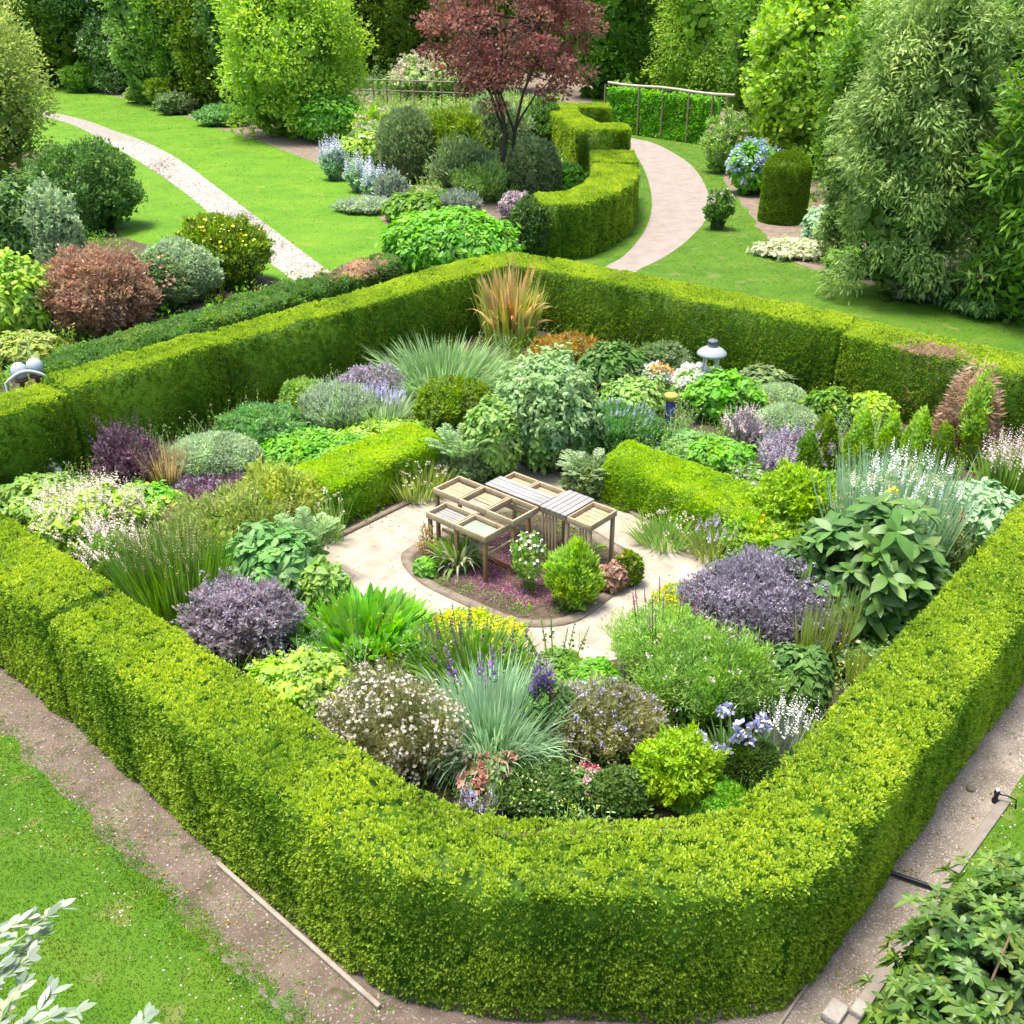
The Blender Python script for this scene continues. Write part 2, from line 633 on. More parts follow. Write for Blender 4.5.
# paving round the middle bed
pv = [P(322, 546), P(316, 585), P(330, 610), P(420, 642), P(560, 668), P(616, 660), P(684, 602), P(712, 556), P(672, 538), P(613, 502), P(524, 458), P(508, 458), P(436, 490), P(380, 516)]
sheet('paving', pv, .010, PAVE)
E_IS = smooth([P(401, 561), P(418, 582), P(460, 604), P(509, 624), P(545, 628), P(580, 621), P(612, 598), P(641, 573), P(632, 555), P(612, 543), P(560, 515), P(500, 508), P(440, 533), P(410, 549)], 5, True)
ISL_C = np.mean(E_IS, axis=0)
sheet('bed_soil', E_IS, .016, SOIL)
# kerb round the bed: a low ring of earth-coloured edging
KERB = surf('weathered edging', [(.125, .098, .07), (.23, .185, .14)], scale=7, bump=.5, bscale=30)
mk = MB()
ring = np.array(E_IS)
dirs = nrm(ring - ISL_C)
prof = [(.0, .0), (.0, .03), (-.17, .034), (-.20, .0)]
nR = len(ring)
V = np.array([[(*(ring[i] + dirs[i] * a), zz + .011) for a, zz in prof] for i in range(nR)]).reshape(-1, 3)
Fk = [(i * 4 + j, ((i + 1) % nR) * 4 + j, ((i + 1) % nR) * 4 + j + 1, i * 4 + j + 1) for i in range(nR) for j in range(3)]
mk.add(V, Fk)
o = mk.build('bed_kerb', KERB)
mk = MB()
for a_, b_ in ((P(322, 546), P(436, 490)), (P(436, 490), P(508, 458)), (P(524, 458), P(613, 502)), (P(613, 502), P(672, 538)), (P(672, 538), P(712, 556))):
    d_ = nrm((b_ - a_)[None])[0]
    L_ = np.linalg.norm(b_ - a_)
    box(mk, (a_ + b_) / 2 + np.array([0, 0, .03]), d_ * (L_ / 2 - .004), np.cross([0, 0, 1.0], d_) * .05, np.array([0, 0, .035]))
mk.build('path_edging', KERB)['kind'] = 'structure'
o = bpy.data.objects['bed_kerb']
o['kind'] = 'structure'

# gravel path beyond the far hedge
RPL = [P(540, 318), P(597, 272), P(625, 255), P(645, 230), P(652, 205), P(648, 180), P(639, 160), P(626, 147), P(600, 136)]
RPR = [P(602, 128), P(632, 138), P(650, 142), P(668, 150), P(692, 166), P(707, 190), P(708, 215), P(690, 238), P(663, 258), P(634, 273), P(590, 312)]
sheet('gravel_path', smooth(RPL, 5) + smooth(RPR, 5), .006, GRAVEL)
LPL = [P(-30, 112), P(30, 115), P(70, 124), P(102, 140), P(143, 164), P(184, 192), P(210, 214), P(247, 246), P(285, 274), P(325, 305)]
LPR = [P(372, 300), P(325, 268), P(287, 240), P(234, 200), P(178, 159), P(143, 141), P(112, 130), P(84, 120), P(36, 110), P(-30, 107)]
sheet('stone_path', smooth(LPL, 5) + smooth(LPR, 5), .006, STONEPATH)

# planting beds beyond
BED = surf('bare bed soil', [(.12, .085, .06), (.24, .19, .14)], scale=3, detail=10, bump=.7, bscale=20)
sheet('far_bed', [P(-200, 60), P(60, 82), P(100, 93), P(150, 104), P(214, 127), P(262, 142), P(314, 162), P(352, 182), P(387, 226), P(400, 262),
                  P(530, 262), P(600, 200), P(545, 130), P(590, 118), P(600, 20), P(-200, -10)], .004, BED)
sheet('tree_bed', ragged([P(700, 140), P(718, 172), P(748, 212), P(757, 226), P(795, 264), P(859, 282), P(944, 307), P(1024, 324), P(1150, 352), (60, 26), (60, 110), P(700, 60)], .12, .4), .004, BED)
sheet('border_bed', [(-13.5, 17.0), (-3.2, 30.8), P(386, 262), P(300, 284), P(262, 276), P(200, 262), P(120, 236), P(100, 210), P(60, 150), P(-80, 160), P(-300, 300)], .005, SOIL)

# blades of grass on the two near lawns
def grass_patch(poly, n, hmin, hmax, seed):
    R = np.random.default_rng(seed)
    pl = np.array([p[:2] for p in poly])
    lo, hi = pl.min(0), pl.max(0)
    xy = R.uniform(lo, hi, (n, 2))
    xy = xy[in_poly(xy[:, 0], xy[:, 1], pl)]
    n = len(xy)
    C = np.concatenate([xy, np.zeros((n, 1))], 1)
    g = noise(C, 1.1, 4)
    D = nrm(np.stack([R.normal(0, .5, n), R.normal(0, .5, n), np.full(n, 1.0)], 1))
    Sd = nrm(np.cross(D, R.normal(size=(n, 3))))
    T = np.clip(.5 + .3 * g + R.normal(0, .2, n), 0, 1)
    return C, D, Sd, R.uniform(hmin, hmax, n) * (1 + .3 * g), T


gm = MB()
for poly, n, sd_ in (([(-9.2, 12.8), (-6.8, 10.62), (-4.5, 8.55), (-3.36, 7.48), (-2.1, 6.46), (-1.3, 5.7), (-6.2, 5.6), (-9.5, 10.3)], 95000, 1),
                     ([(3.9, 7.1), (5.2, 8.5), (6.03, 9.38), (9.2, 12.8), (9.6, 12.6), (5.6, 6.8)], 30000, 2)):
    C, D, Sd, L_, T = grass_patch(poly, n, .03, .075, sd_)
    strips(gm, C, D, Sd, L_, .007, .35, T, (1, .8, .05))
tag(gm.build('grass', pal('grass')), 'short mown green grass of the lawns at the front', 'grass', kind='stuff')
gm = MB()
lpoly = [P(x, y)[:2] for x, y in ((40, 100), (75, 90), (148, 104), (214, 127), (262, 142), (314, 163), (352, 184), (387, 228), (396, 262), (330, 285), (262, 282), (200, 266), (120, 240), (100, 212), (62, 156))]
rpoly = [P(x, y)[:2] for x, y in ((560, 290), (600, 262), (640, 230), (640, 190), (628, 150), (612, 132), (640, 130), (700, 142), (716, 172), (745, 212), (757, 228), (795, 266), (859, 284), (944, 309), (1060, 335), (1060, 372), (900, 335), (720, 300))]
pth1, pth2 = np.array(smooth(LPL, 5) + smooth(LPR, 5)), np.array(smooth(RPL, 5) + smooth(RPR, 5))
for poly, n, sd_ in ((lpoly, 90000, 5), (rpoly, 60000, 6)):
    C, D, Sd, L_, T = grass_patch(poly, n, .03, .07, sd_)
    D = nrm(D * (1, 1, .35) + np.random.default_rng(sd_).normal(0, .5, D.shape) * (1, 1, .1))
    Sd = nrm(np.cross(D, np.array([0, 0, 1.0]) + D * .1))
    k_ = ~(in_poly(C[:, 0], C[:, 1], pth1) | in_poly(C[:, 0], C[:, 1], pth2))
    wd_ = .0011 * C[:, 1]
    strips(gm, C[k_], D[k_], Sd[k_], L_[k_], wd_[k_], .35, T[k_], (1, .8, .05))
tag(gm.build('grass', pal('lawnfar')), 'mown green grass of the lawns beyond the hedges', 'grass', kind='stuff')

# little tufts creeping over the edges of the soil strips and stones lying on them
wm = MB()
R = np.random.default_rng(11)
edge = np.array(smooth(LAWN_EDGE[1:-1], 12))
for p in edge:
    for q in range(34):
        c = np.array([p[0] + R.normal(0, .10), p[1] + R.normal(0, .10), 0])
        k = 6
        D = nrm(np.stack([R.normal(0, .6, k), R.normal(0, .6, k), np.ones(k)], 1))
        strips(wm, np.tile(c, (k, 1)) + R.normal(0, .02, (k, 3)) * (1, 1, 0), D, nrm(np.cross(D, R.normal(size=(k, 3)))), R.uniform(.04, .1, k), .008, .4, R.uniform(.2, .8, k), (1, .8, .05))
for q in range(420):
    t = R.uniform(0, 1)
    if q < 300:
        a, b = np.array([-9.5, 14.2]), np.array([-1.0, 6.3])
        c = a + (b - a) * t + np.array([-.66, -.75]) * abs(R.normal(0, .45)) * 1.0
        if q % 3:
            c = c + .3 * np.array([noise(np.array([[t * 9, 0, 0]]), 2)[0], 0])
    else:
        a, b = np.array([2.6, 6.4]), np.array([11, 16.2])
        c = a + (b - a) * t + np.array([.75, -.66]) * R.uniform(0, .9)
    k = R.integers(3, 9)
    D = nrm(np.stack([R.normal(0, .9, k), R.normal(0, .9, k), np.full(k, .6)], 1))
    strips(wm, np.tile(np.array([*c, .004]), (k, 1)) + R.normal(0, .05, (k, 3)) * (1, 1, 0), D, nrm(np.cross(D, R.normal(size=(k, 3)))), R.uniform(.03, .07, k), .012, .4, R.uniform(.1, .7, k), (.5, 1, .05))
tag(wm.build('weeds', pal('mid')), 'small weeds and grass tufts creeping over the bare soil', 'weeds', kind='stuff')

PEB = surf('pebble', [(.22, .18, .15), (.5, .46, .42)], scale=3, rough=.8)
pm = MB()
for q in range(1500):
    if q < 650:
        t = R.uniform(0, 1)
        c = np.array([-9.5, 14.0]) * (1 - t) + np.array([-.6, 6.0]) * t + np.array([-.66, -.75]) * R.uniform(-.15, 1.35)
        s_ = R.uniform(.006, .018)
    else:
        t = R.uniform(0, 1)
        c = np.array([2.2, 6.0]) * (1 - t) + np.array([11, 16.4]) * t + np.array([.75, -.66]) * R.uniform(.02, .95)
        s_ = R.uniform(.006, .020)
    d = rdir(1, R)[0]
    a_ = nrm(np.array([R.normal(), R.normal(), 0]))
    b_ = np.array([-a_[1], a_[0], 0])
    V = [np.array([*c, .003]) + s_ * (x * a_ + y * b_ * .8 + z * np.array([0, 0, 1])) for x, y, z in ((1, 0, 0), (0, 1, 0), (-1, 0, 0), (0, -1, 0), (.2, .1, .8))]
    pm.add(V, [(0, 1, 4), (1, 2, 4), (2, 3, 4), (3, 0, 4)])
tag(pm.build('gravel', PEB), 'loose pale stone chips scattered on the bare soil strips', 'gravel', kind='stuff')

mats_ = [surf('chip dark', [(.07, .06, .045), (.15, .125, .10)], scale=3), surf('chip pale', [(.30, .27, .23), (.46, .42, .37)], scale=3)]
pm = MB()
bb = pth1[(pth1[:, 1] < 75)]
for q in range(2600):
    y_ = R.uniform(32, 62)
    x_ = R.uniform(bb[:, 0].min(), bb[:, 0].max(), 60)
    ok = np.nonzero(in_poly(x_, np.full(60, y_), pth1))[0]
    if not len(ok):
        continue
    s_ = R.uniform(.03, .085)
    a_ = R.uniform(0, 6.28)
    c_ = np.array([x_[ok[0]], y_, .006])
    V = [c_ + s_ * np.array([math.cos(a_ + th) * r_, math.sin(a_ + th) * r_, z_]) for th, r_, z_ in ((0, 1, 0), (1.5, .7, 0), (3.1, .95, 0), (4.6, .7, 0), (.4, .2, .45))]
    pm.add(V, [(0, 1, 4), (1, 2, 4), (2, 3, 4), (3, 0, 4)], None, 0 if noise(c_[None], .35, 3)[0] + R.normal(0, .3) > .35 else 1)
tag(pm.build('gravel', mats_), 'pale and dark stone chips lying on the curving stone path', 'gravel', kind='stuff')
lm = MB()
n = 420
xy = R.uniform((-3.4, 12.0), (3.6, 19.2), (n, 2))
xy = xy[in_poly(xy[:, 0], xy[:, 1], np.array([p[:2] for p in pv]))]
t_ = R.uniform(0, 1, (260, 1))
xy2 = np.concatenate([np.array([[-8.6, 13.2]]) * (1 - t_[:130]) + np.array([[-1.2, 6.3]]) * t_[:130] + np.array([[-.66, -.75]]) * R.uniform(0, .9, (130, 1)), np.array([[2.6, 6.4]]) * (1 - t_[130:]) + np.array([[9, 13.8]]) * t_[130:] + np.array([[.75, -.66]]) * R.uniform(.05, .8, (130, 1))])
xy = np.concatenate([xy, xy2])
n = len(xy)
C = np.concatenate([xy, np.full((n, 1), .016)], 1)
D = nrm(np.stack([R.normal(size=n), R.normal(size=n), R.normal(0, .12, n)], 1))
quad_leaves(lm, C, D, nrm(np.array([0, 0, 1.0]) + R.normal(0, .25, (n, 3))), R.uniform(.025, .06, n), R.uniform(.015, .03, n), R.uniform(0, 1, n))
tag(lm.build('fallen_leaves', pal('bronze')), 'small fallen leaves scattered over the paving and soil paths', 'leaves', kind='stuff')


# ------------------------------------------------------------------ hedges
def hedge(name, label, pairs, h, palette, dens, L, W, group=None, amp=.026, ends=(1, 1), cat='hedge', r=.035, fac=(1, 1, 1), m=11, brown=None, hs=None, seed=1, fuzz=1.0, core_in=.10):
    """Clipped hedge between an inner and an outer line: a dense shell of leafy sprigs on a twiggy body."""
    R = np.random.default_rng(seed + 100)
    pr = [(np.array(a, float), np.array(b, float)) for a, b in pairs]
    hs = [h] * len(pr) if hs is None else hs
    pos, nor = [], []

    def facepts(a0, a1, b0, b1, n, kind, ha, hb):
        if n < 1:
            return
        u, v = R.uniform(size=n), R.uniform(size=n)
        a = a0 + (a1 - a0) * u[:, None]
        hh = ha + (hb - ha) * u
        if kind == 'top':
            b = b0 + (b1 - b0) * u[:, None]
            xy = a + (b - a) * v[:, None]
            wd = np.linalg.norm(b - a, axis=1)
            e = np.minimum(v, 1 - v) * wd
            z = hh - np.where(e < r, r - np.sqrt(np.maximum(0, r * r - (r - e) ** 2)), 0)
            nn = np.tile([0, 0, 1.0], (n, 1))
            dv = nrm(b - a)
            tilt = np.clip(1 - e / r, 0, 1)[:, None] * .8 * np.where(v < .5, -1, 1)[:, None]
            nn[:, :2] += dv * tilt
            pos.append(np.concatenate([xy, z[:, None]], 1))
            nor.append(nrm(nn))
        else:
            out = nrm(b0)                                     # outward direction
            z = .02 + v * (hh - .02)
            e = hh - z
            ins = np.where(e < r, r - np.sqrt(np.maximum(0, r * r - (r - e) ** 2)), 0)
            xy = a - out * ins[:, None]
            nn = np.tile([out[0], out[1], .12], (n, 1))
            nn[:, 2] += np.clip(1 - e / r, 0, 1) * .8
            pos.append(np.concatenate([xy, z[:, None]], 1))
            nor.append(nrm(nn))

    for i in range(len(pr) - 1):
        (i0, o0), (i1, o1) = pr[i], pr[i + 1]
        ha, hb = hs[i], hs[i + 1]
        lt = (np.linalg.norm(i1 - i0) + np.linalg.norm(o1 - o0)) / 2
        wd = (np.linalg.norm(i0 - o0) + np.linalg.norm(i1 - o1)) / 2
        facepts(i0, i1, o0, o1, int(lt * wd * dens * fac[1]), 'top', ha, hb)
        for a0, a1, sg, fc in ((i0, i1, -1, fac[0]), (o0, o1, 1, fac[2])):
            t = a1 - a0
            nn = np.array([-t[1], t[0]])
            if np.dot(nn, (o0 + o1 - i0 - i1)) * sg < 0:
                nn = -nn
            facepts(a0, a1, nn, None, int(np.linalg.norm(t) * ha * dens * fc), 'side', ha, hb)
    for k, (e0, e1, j) in enumerate(((pr[0][0], pr[0][1], 1), (pr[-1][0], pr[-1][1], -2))):
        if ends[k]:
            t = e1 - e0
            nn = np.array([-t[1], t[0]])
            if np.dot(nn, (e0 + e1) - (pr[j][0] + pr[j][1])) < 0:
                nn = -nn
            hk = hs[0] if k == 0 else hs[-1]
            facepts(e0, e1, nn, None, int(np.linalg.norm(t) * hk * dens * ends[k]), 'side', hk, hk)
    Pp = np.concatenate(pos)
    Nn = np.concatenate(nor)
    topw = Nn[:, 2] > .6
    q = Pp * np.where(topw[:, None], (1, 1, 1), (1, 1, .35))
    lum = noise(q, 2.6, seed) * amp * np.where(topw, .8, 1.25) + noise(q, .9, seed + 3) * amp * .8 + noise(Pp, 11, seed + 6) * .008
    Pp = Pp + Nn * lum[:, None]
    hole = noise(Pp, 5.5, seed + 8) + R.normal(0, .18, len(Pp))
    keep = hole > np.where(topw, -1.15, -.88)
    keep &= R.uniform(0, 1, len(Pp)) > .05
    Pp, Nn, lum, topw = Pp[keep], Nn[keep], lum[keep], topw[keep]
    n = len(Pp)
    tb = np.clip(.48 + .22 * noise(Pp, 1.3, seed + 5) + 1.6 * lum + R.normal(0, .1, n) + np.where(topw, .18, -.15), 0, 1)  # tops tinted lighter, sides darker: top light painted in, with some new growth
    mb = MB()
    bk = np.zeros(n, bool)
    if brown is not None:
        (bx, by, br) = brown
        dd = np.hypot(Pp[:, 0] - bx, Pp[:, 1] - by) / br + R.normal(0, .3, n)
        bk = (dd < .8) & (topw | (R.uniform(0, 1, n) < .12))
    # each sprig is a small rounded tuft of short leaves
    tr = L * .62
    for q_ in range(m):
        d = rdir(n, R, -1)
        d = np.where((d * Nn).sum(1, keepdims=True) < -.25, -d, d)
        C = Pp + d * (tr * R.uniform(.25, .75, n))[:, None]
        D = nrm(d * .8 + Nn * .25 + np.array([0, 0, .25]) + R.normal(0, .3 * fuzz, (n, 3)))
        Nf = nrm(d + Nn * .5 + R.normal(0, .45, (n, 3)))
        s_ = R.uniform(.6, 1.05, n)
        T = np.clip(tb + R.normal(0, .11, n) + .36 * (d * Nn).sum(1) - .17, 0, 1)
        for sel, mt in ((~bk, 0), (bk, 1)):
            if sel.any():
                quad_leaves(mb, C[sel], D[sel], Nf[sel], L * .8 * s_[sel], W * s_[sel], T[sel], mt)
    # inside body
    k = core_in
    V, Fa = [], []
    for (i_, o_), hh in zip(pr, hs):
        d = nrm(o_ - i_)
        a, b = i_ + d * k, o_ - d * k
        V += [(*a, .0), (*a, hh - k), (*b, hh - k), (*b, .0)]
    # pull the two ends in
    for j, e in ((0, 1), (len(pr) - 1, len(pr) - 2)):
        dv = nrm((pr[e][0] + pr[e][1]) - (pr[j][0] + pr[j][1])) * k
        for c in range(4):
            x = V[j * 4 + c]
            V[j * 4 + c] = (x[0] + dv[0], x[1] + dv[1], x[2])
    for i in range(len(pr) - 1):
        Fa += [(i * 4 + c, (i + 1) * 4 + c, (i + 1) * 4 + c + 1, i * 4 + c + 1) for c in range(3)]
    z = (len(pr) - 1) * 4
    Fa += [(0, 1, 2, 3), (z + 3, z + 2, z + 1, z)]
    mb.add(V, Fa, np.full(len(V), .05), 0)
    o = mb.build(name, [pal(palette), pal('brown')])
    return tag(o, label, cat, group)


HG = 'sections of the clipped hedge round the garden'
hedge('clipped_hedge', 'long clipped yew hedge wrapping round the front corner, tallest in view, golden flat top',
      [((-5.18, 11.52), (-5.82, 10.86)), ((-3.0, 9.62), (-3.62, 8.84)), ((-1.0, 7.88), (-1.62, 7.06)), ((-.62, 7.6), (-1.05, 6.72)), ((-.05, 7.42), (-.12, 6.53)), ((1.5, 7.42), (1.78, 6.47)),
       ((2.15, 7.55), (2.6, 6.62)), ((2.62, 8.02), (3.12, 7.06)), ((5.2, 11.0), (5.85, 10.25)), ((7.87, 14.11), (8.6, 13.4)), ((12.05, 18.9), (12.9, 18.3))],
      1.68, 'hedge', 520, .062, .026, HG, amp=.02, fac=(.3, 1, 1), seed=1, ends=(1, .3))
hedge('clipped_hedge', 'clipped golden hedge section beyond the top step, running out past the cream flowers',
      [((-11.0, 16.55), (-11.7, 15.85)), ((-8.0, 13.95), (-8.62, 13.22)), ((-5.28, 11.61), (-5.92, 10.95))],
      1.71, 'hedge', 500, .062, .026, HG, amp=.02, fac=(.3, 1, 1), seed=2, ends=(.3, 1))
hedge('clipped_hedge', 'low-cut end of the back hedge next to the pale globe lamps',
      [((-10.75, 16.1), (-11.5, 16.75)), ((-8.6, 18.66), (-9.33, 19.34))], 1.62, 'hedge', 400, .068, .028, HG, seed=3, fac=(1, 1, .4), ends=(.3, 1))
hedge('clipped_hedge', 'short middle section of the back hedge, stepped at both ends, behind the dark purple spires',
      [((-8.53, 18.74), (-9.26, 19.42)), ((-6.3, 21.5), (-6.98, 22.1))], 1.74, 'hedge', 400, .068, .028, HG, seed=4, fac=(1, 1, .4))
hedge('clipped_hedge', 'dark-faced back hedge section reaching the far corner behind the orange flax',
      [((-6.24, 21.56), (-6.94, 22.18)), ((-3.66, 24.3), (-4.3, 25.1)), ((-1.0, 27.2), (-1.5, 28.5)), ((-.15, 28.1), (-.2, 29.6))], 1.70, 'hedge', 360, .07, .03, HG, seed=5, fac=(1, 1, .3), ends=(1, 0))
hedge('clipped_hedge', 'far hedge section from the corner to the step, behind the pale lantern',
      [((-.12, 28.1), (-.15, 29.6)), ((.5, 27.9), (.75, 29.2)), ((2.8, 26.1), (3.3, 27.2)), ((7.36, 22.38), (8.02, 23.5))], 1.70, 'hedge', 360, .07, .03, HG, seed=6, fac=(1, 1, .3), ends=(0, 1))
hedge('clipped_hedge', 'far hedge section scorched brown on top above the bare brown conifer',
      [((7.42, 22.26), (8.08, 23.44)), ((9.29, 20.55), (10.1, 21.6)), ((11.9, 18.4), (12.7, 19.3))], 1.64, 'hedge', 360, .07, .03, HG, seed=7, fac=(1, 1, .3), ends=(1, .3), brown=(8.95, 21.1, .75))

# the two low soft hedges along the paving
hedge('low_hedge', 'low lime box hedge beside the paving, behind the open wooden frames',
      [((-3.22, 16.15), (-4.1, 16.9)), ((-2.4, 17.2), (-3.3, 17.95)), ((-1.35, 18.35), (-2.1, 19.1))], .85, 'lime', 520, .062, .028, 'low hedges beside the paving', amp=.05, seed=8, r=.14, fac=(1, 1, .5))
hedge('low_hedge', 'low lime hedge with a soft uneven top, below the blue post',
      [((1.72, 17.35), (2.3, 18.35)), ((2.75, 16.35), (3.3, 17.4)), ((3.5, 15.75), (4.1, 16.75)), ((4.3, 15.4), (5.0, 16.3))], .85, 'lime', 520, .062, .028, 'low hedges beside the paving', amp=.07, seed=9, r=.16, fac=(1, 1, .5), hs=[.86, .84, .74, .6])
# outside hedges
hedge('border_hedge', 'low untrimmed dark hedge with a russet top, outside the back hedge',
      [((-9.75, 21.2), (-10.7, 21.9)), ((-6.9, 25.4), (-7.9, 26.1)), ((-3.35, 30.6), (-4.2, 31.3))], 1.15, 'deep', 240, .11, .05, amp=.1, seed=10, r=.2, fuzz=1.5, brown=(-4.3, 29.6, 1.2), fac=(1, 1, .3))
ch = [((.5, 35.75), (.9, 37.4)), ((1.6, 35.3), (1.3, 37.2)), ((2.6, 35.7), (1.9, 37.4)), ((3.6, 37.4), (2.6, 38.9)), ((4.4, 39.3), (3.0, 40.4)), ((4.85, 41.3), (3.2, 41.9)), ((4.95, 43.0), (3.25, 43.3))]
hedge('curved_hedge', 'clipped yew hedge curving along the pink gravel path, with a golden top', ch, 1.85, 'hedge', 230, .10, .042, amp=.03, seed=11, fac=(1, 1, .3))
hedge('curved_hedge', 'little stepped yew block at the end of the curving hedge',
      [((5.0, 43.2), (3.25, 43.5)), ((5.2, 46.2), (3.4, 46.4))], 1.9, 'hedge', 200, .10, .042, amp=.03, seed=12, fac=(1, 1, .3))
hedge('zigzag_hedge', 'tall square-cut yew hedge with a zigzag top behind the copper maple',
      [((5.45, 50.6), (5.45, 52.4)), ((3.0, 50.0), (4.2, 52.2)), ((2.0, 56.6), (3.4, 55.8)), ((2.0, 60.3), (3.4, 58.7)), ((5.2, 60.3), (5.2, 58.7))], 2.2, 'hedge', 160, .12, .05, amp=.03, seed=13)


# ------------------------------------------------------------------ plant builders
def spot(bx, dep=.8):
    """Picture box (x0, y0, x1, y1 = where it meets the ground) -> place and size in metres."""
    x0, y0, x1, y1 = bx
    cx = (x0 + x1) / 2
    g = P(cx, y1)
    r = (x1 - x0) / 2 * depth(g) / F
    Y = g[1] + r * dep
    h = max(.12, zat(y0, Y + .3 * r))
    wd = depth(np.array([0, Y, h * .5]))
    X = (cx - 512) / F * wd
    r = (x1 - x0) / 2 * wd / F * 1.06
    return np.array([X, Y, 0.0]), r, r * dep, h, wd / F


def dome(R, n, rx, ry, h, lump, lf, seed, dz=-.7, deep=.22):
    d = rdir(n, R, dz)
    zc = h * .45
    rz = np.where(d[:, 2] > 0, h - zc, zc * 1.05)
    f = 1 + lump * noise(d, lf, seed) + .55 * lump * noise(d, lf * 3.3, seed + 9) - deep * R.uniform(0, 1, n) ** 2 + np.minimum(R.exponential(.3 * lump + .005, n), .16) * (R.uniform(0, 1, n) < .3)
    if lump > .06:                                        # shoots that stand out beyond the mass
        sh = rdir(46, R, -.3)
        f += lump * R.uniform(.5, 1.3, 46)[(d @ sh.T).argmax(1)] * np.exp(((d @ sh.T).max(1) - 1) * 150)
    f /= 1 + .75 * lump
    p = d * f[:, None] * np.stack([np.full(n, rx), np.full(n, ry), rz], 1)
    p[:, 2] += zc
    nn = nrm(d / np.stack([np.full(n, rx), np.full(n, ry), rz], 1))
    ok = p[:, 2] > .015
    return p[ok], nn[ok]


def area(rx, ry, h):
    return 2 * math.pi * ((rx * ry) ** .8 + 2 * (rx * h * .6) ** .8) / 3 * 1.5


def g_bush(mb, R, rx, ry, h, px, lp=(4, 2), cover=4.0, a=.7, b=.45, c=.6, lump=.2, lf=1.9, seed=0, nb=.5, core=.8, var=.18, deep=.22, cap=26000, mat=0):
    L, W = lp[0] * px, lp[1] * px
    n = int(min(cap, max(150, cover * area(rx, ry, h) / (L * W * .5))))
    p, nn = dome(R, n, rx, ry, h, lump, lf, seed, deep=deep)
    n = len(p)
    D = nrm(nn * a + np.array([0, 0, b]) + R.normal(0, c, (n, 3)))
    N = nrm(nn + np.array([0, 0, .4]) + R.normal(0, nb, (n, 3)))
    s = R.uniform(.65, 1.3, n)
    T = np.clip(.5 + .2 * noise(p, 2.2 / max(rx, .3), seed + 2) + R.normal(0, var, n), 0, 1)
    quad_leaves(mb, p - D * (L * .4 * s)[:, None], D, N, L * s, W * s, T, mat)
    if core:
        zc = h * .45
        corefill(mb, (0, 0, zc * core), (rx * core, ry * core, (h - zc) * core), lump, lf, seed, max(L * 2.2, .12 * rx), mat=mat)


def g_leafy(mb, R, rx, ry, h, px, lp=(9, 5), cover=3.2, lump=.2, lf=1.9, seed=0, core=.72, var=.2, drop=.35, cap=9000, flat=.45):
    L, W = lp[0] * px, lp[1] * px
    n = int(min(cap, max(60, cover * area(rx, ry, h) / (L * W * .6))))
    p, nn = dome(R, n, rx, ry, h, lump, lf, seed, deep=.3)
    n = len(p)
    N = nrm(nn + np.array([0, 0, .8]) + R.normal(0, flat, (n, 3)))
    D = nrm(R.normal(0, 1, (n, 3)) + nn * .8 + np.array([0, 0, .1]))
    D = nrm(D - N * (D * N).sum(1, keepdims=True) * .8)
    s = R.uniform(.6, 1.3, n)
    T = np.clip(.5 + .2 * noise(p, 2 / max(rx, .3), seed + 2) + R.normal(0, var, n), 0, 1)
    Sd = side_of(D, N)
    strips(mb, p - D * (L * .4 * s)[:, None], D, Sd, L * s, W * s, drop * R.uniform(.3, 1.4, n), T, LEAFP)
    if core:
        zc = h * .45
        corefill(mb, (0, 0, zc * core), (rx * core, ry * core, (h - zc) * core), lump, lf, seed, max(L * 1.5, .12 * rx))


def g_whorl(mb, R, rx, ry, h, px, lp=(22, 8), nw=60, per=8, seed=0, lump=.12, lf=1.5, core=.7, drop=.25, zlo=-.5, mat=0):
    """Rosettes of long leaves at the shoot ends, as on a rhododendron."""
    L, W = lp[0] * px, lp[1] * px
    p, nn = dome(R, nw, rx, ry, h, lump, lf, seed, dz=zlo, deep=.25)
    nw = len(p)
    ax = nrm(nn * .7 + np.array([0, 0, .75]) + R.normal(0, .2, (nw, 3)))
    u = side_of(ax, np.tile([[.2, .9, .3]], (nw, 1)))
    v = np.cross(ax, u)
    T0 = np.clip(.5 + R.normal(0, .2, nw), 0, 1)
    for k in range(per):
        th = k * 2.399 + R.uniform(-.3, .3, nw)
        el = .1 + .9 * (k / per) + R.uniform(-.12, .12, nw)
        rad = u * np.cos(th)[:, None] + v * np.sin(th)[:, None]
        D = nrm(rad * np.cos(el * .9)[:, None] + ax * np.sin(el * .9)[:, None])
        Sd = nrm(np.cross(D, ax))
        s = R.uniform(.55, 1.2, nw) * (1.1 - .35 * k / per)
        strips(mb, p, D, Sd, L * s, W * s * R.uniform(.8, 1.15, nw), drop * R.uniform(.1, 2.2, nw), np.clip(T0 + R.normal(0, .15, nw) + .15 * k / per, 0, 1), (.15, .8, 1, .75, .05), mat)
    if core:
        zc = h * .45
        corefill(mb, (0, 0, zc * core), (rx * core, ry * core, (h - zc) * core), lump, lf, seed, L * 1.1, mat=mat)


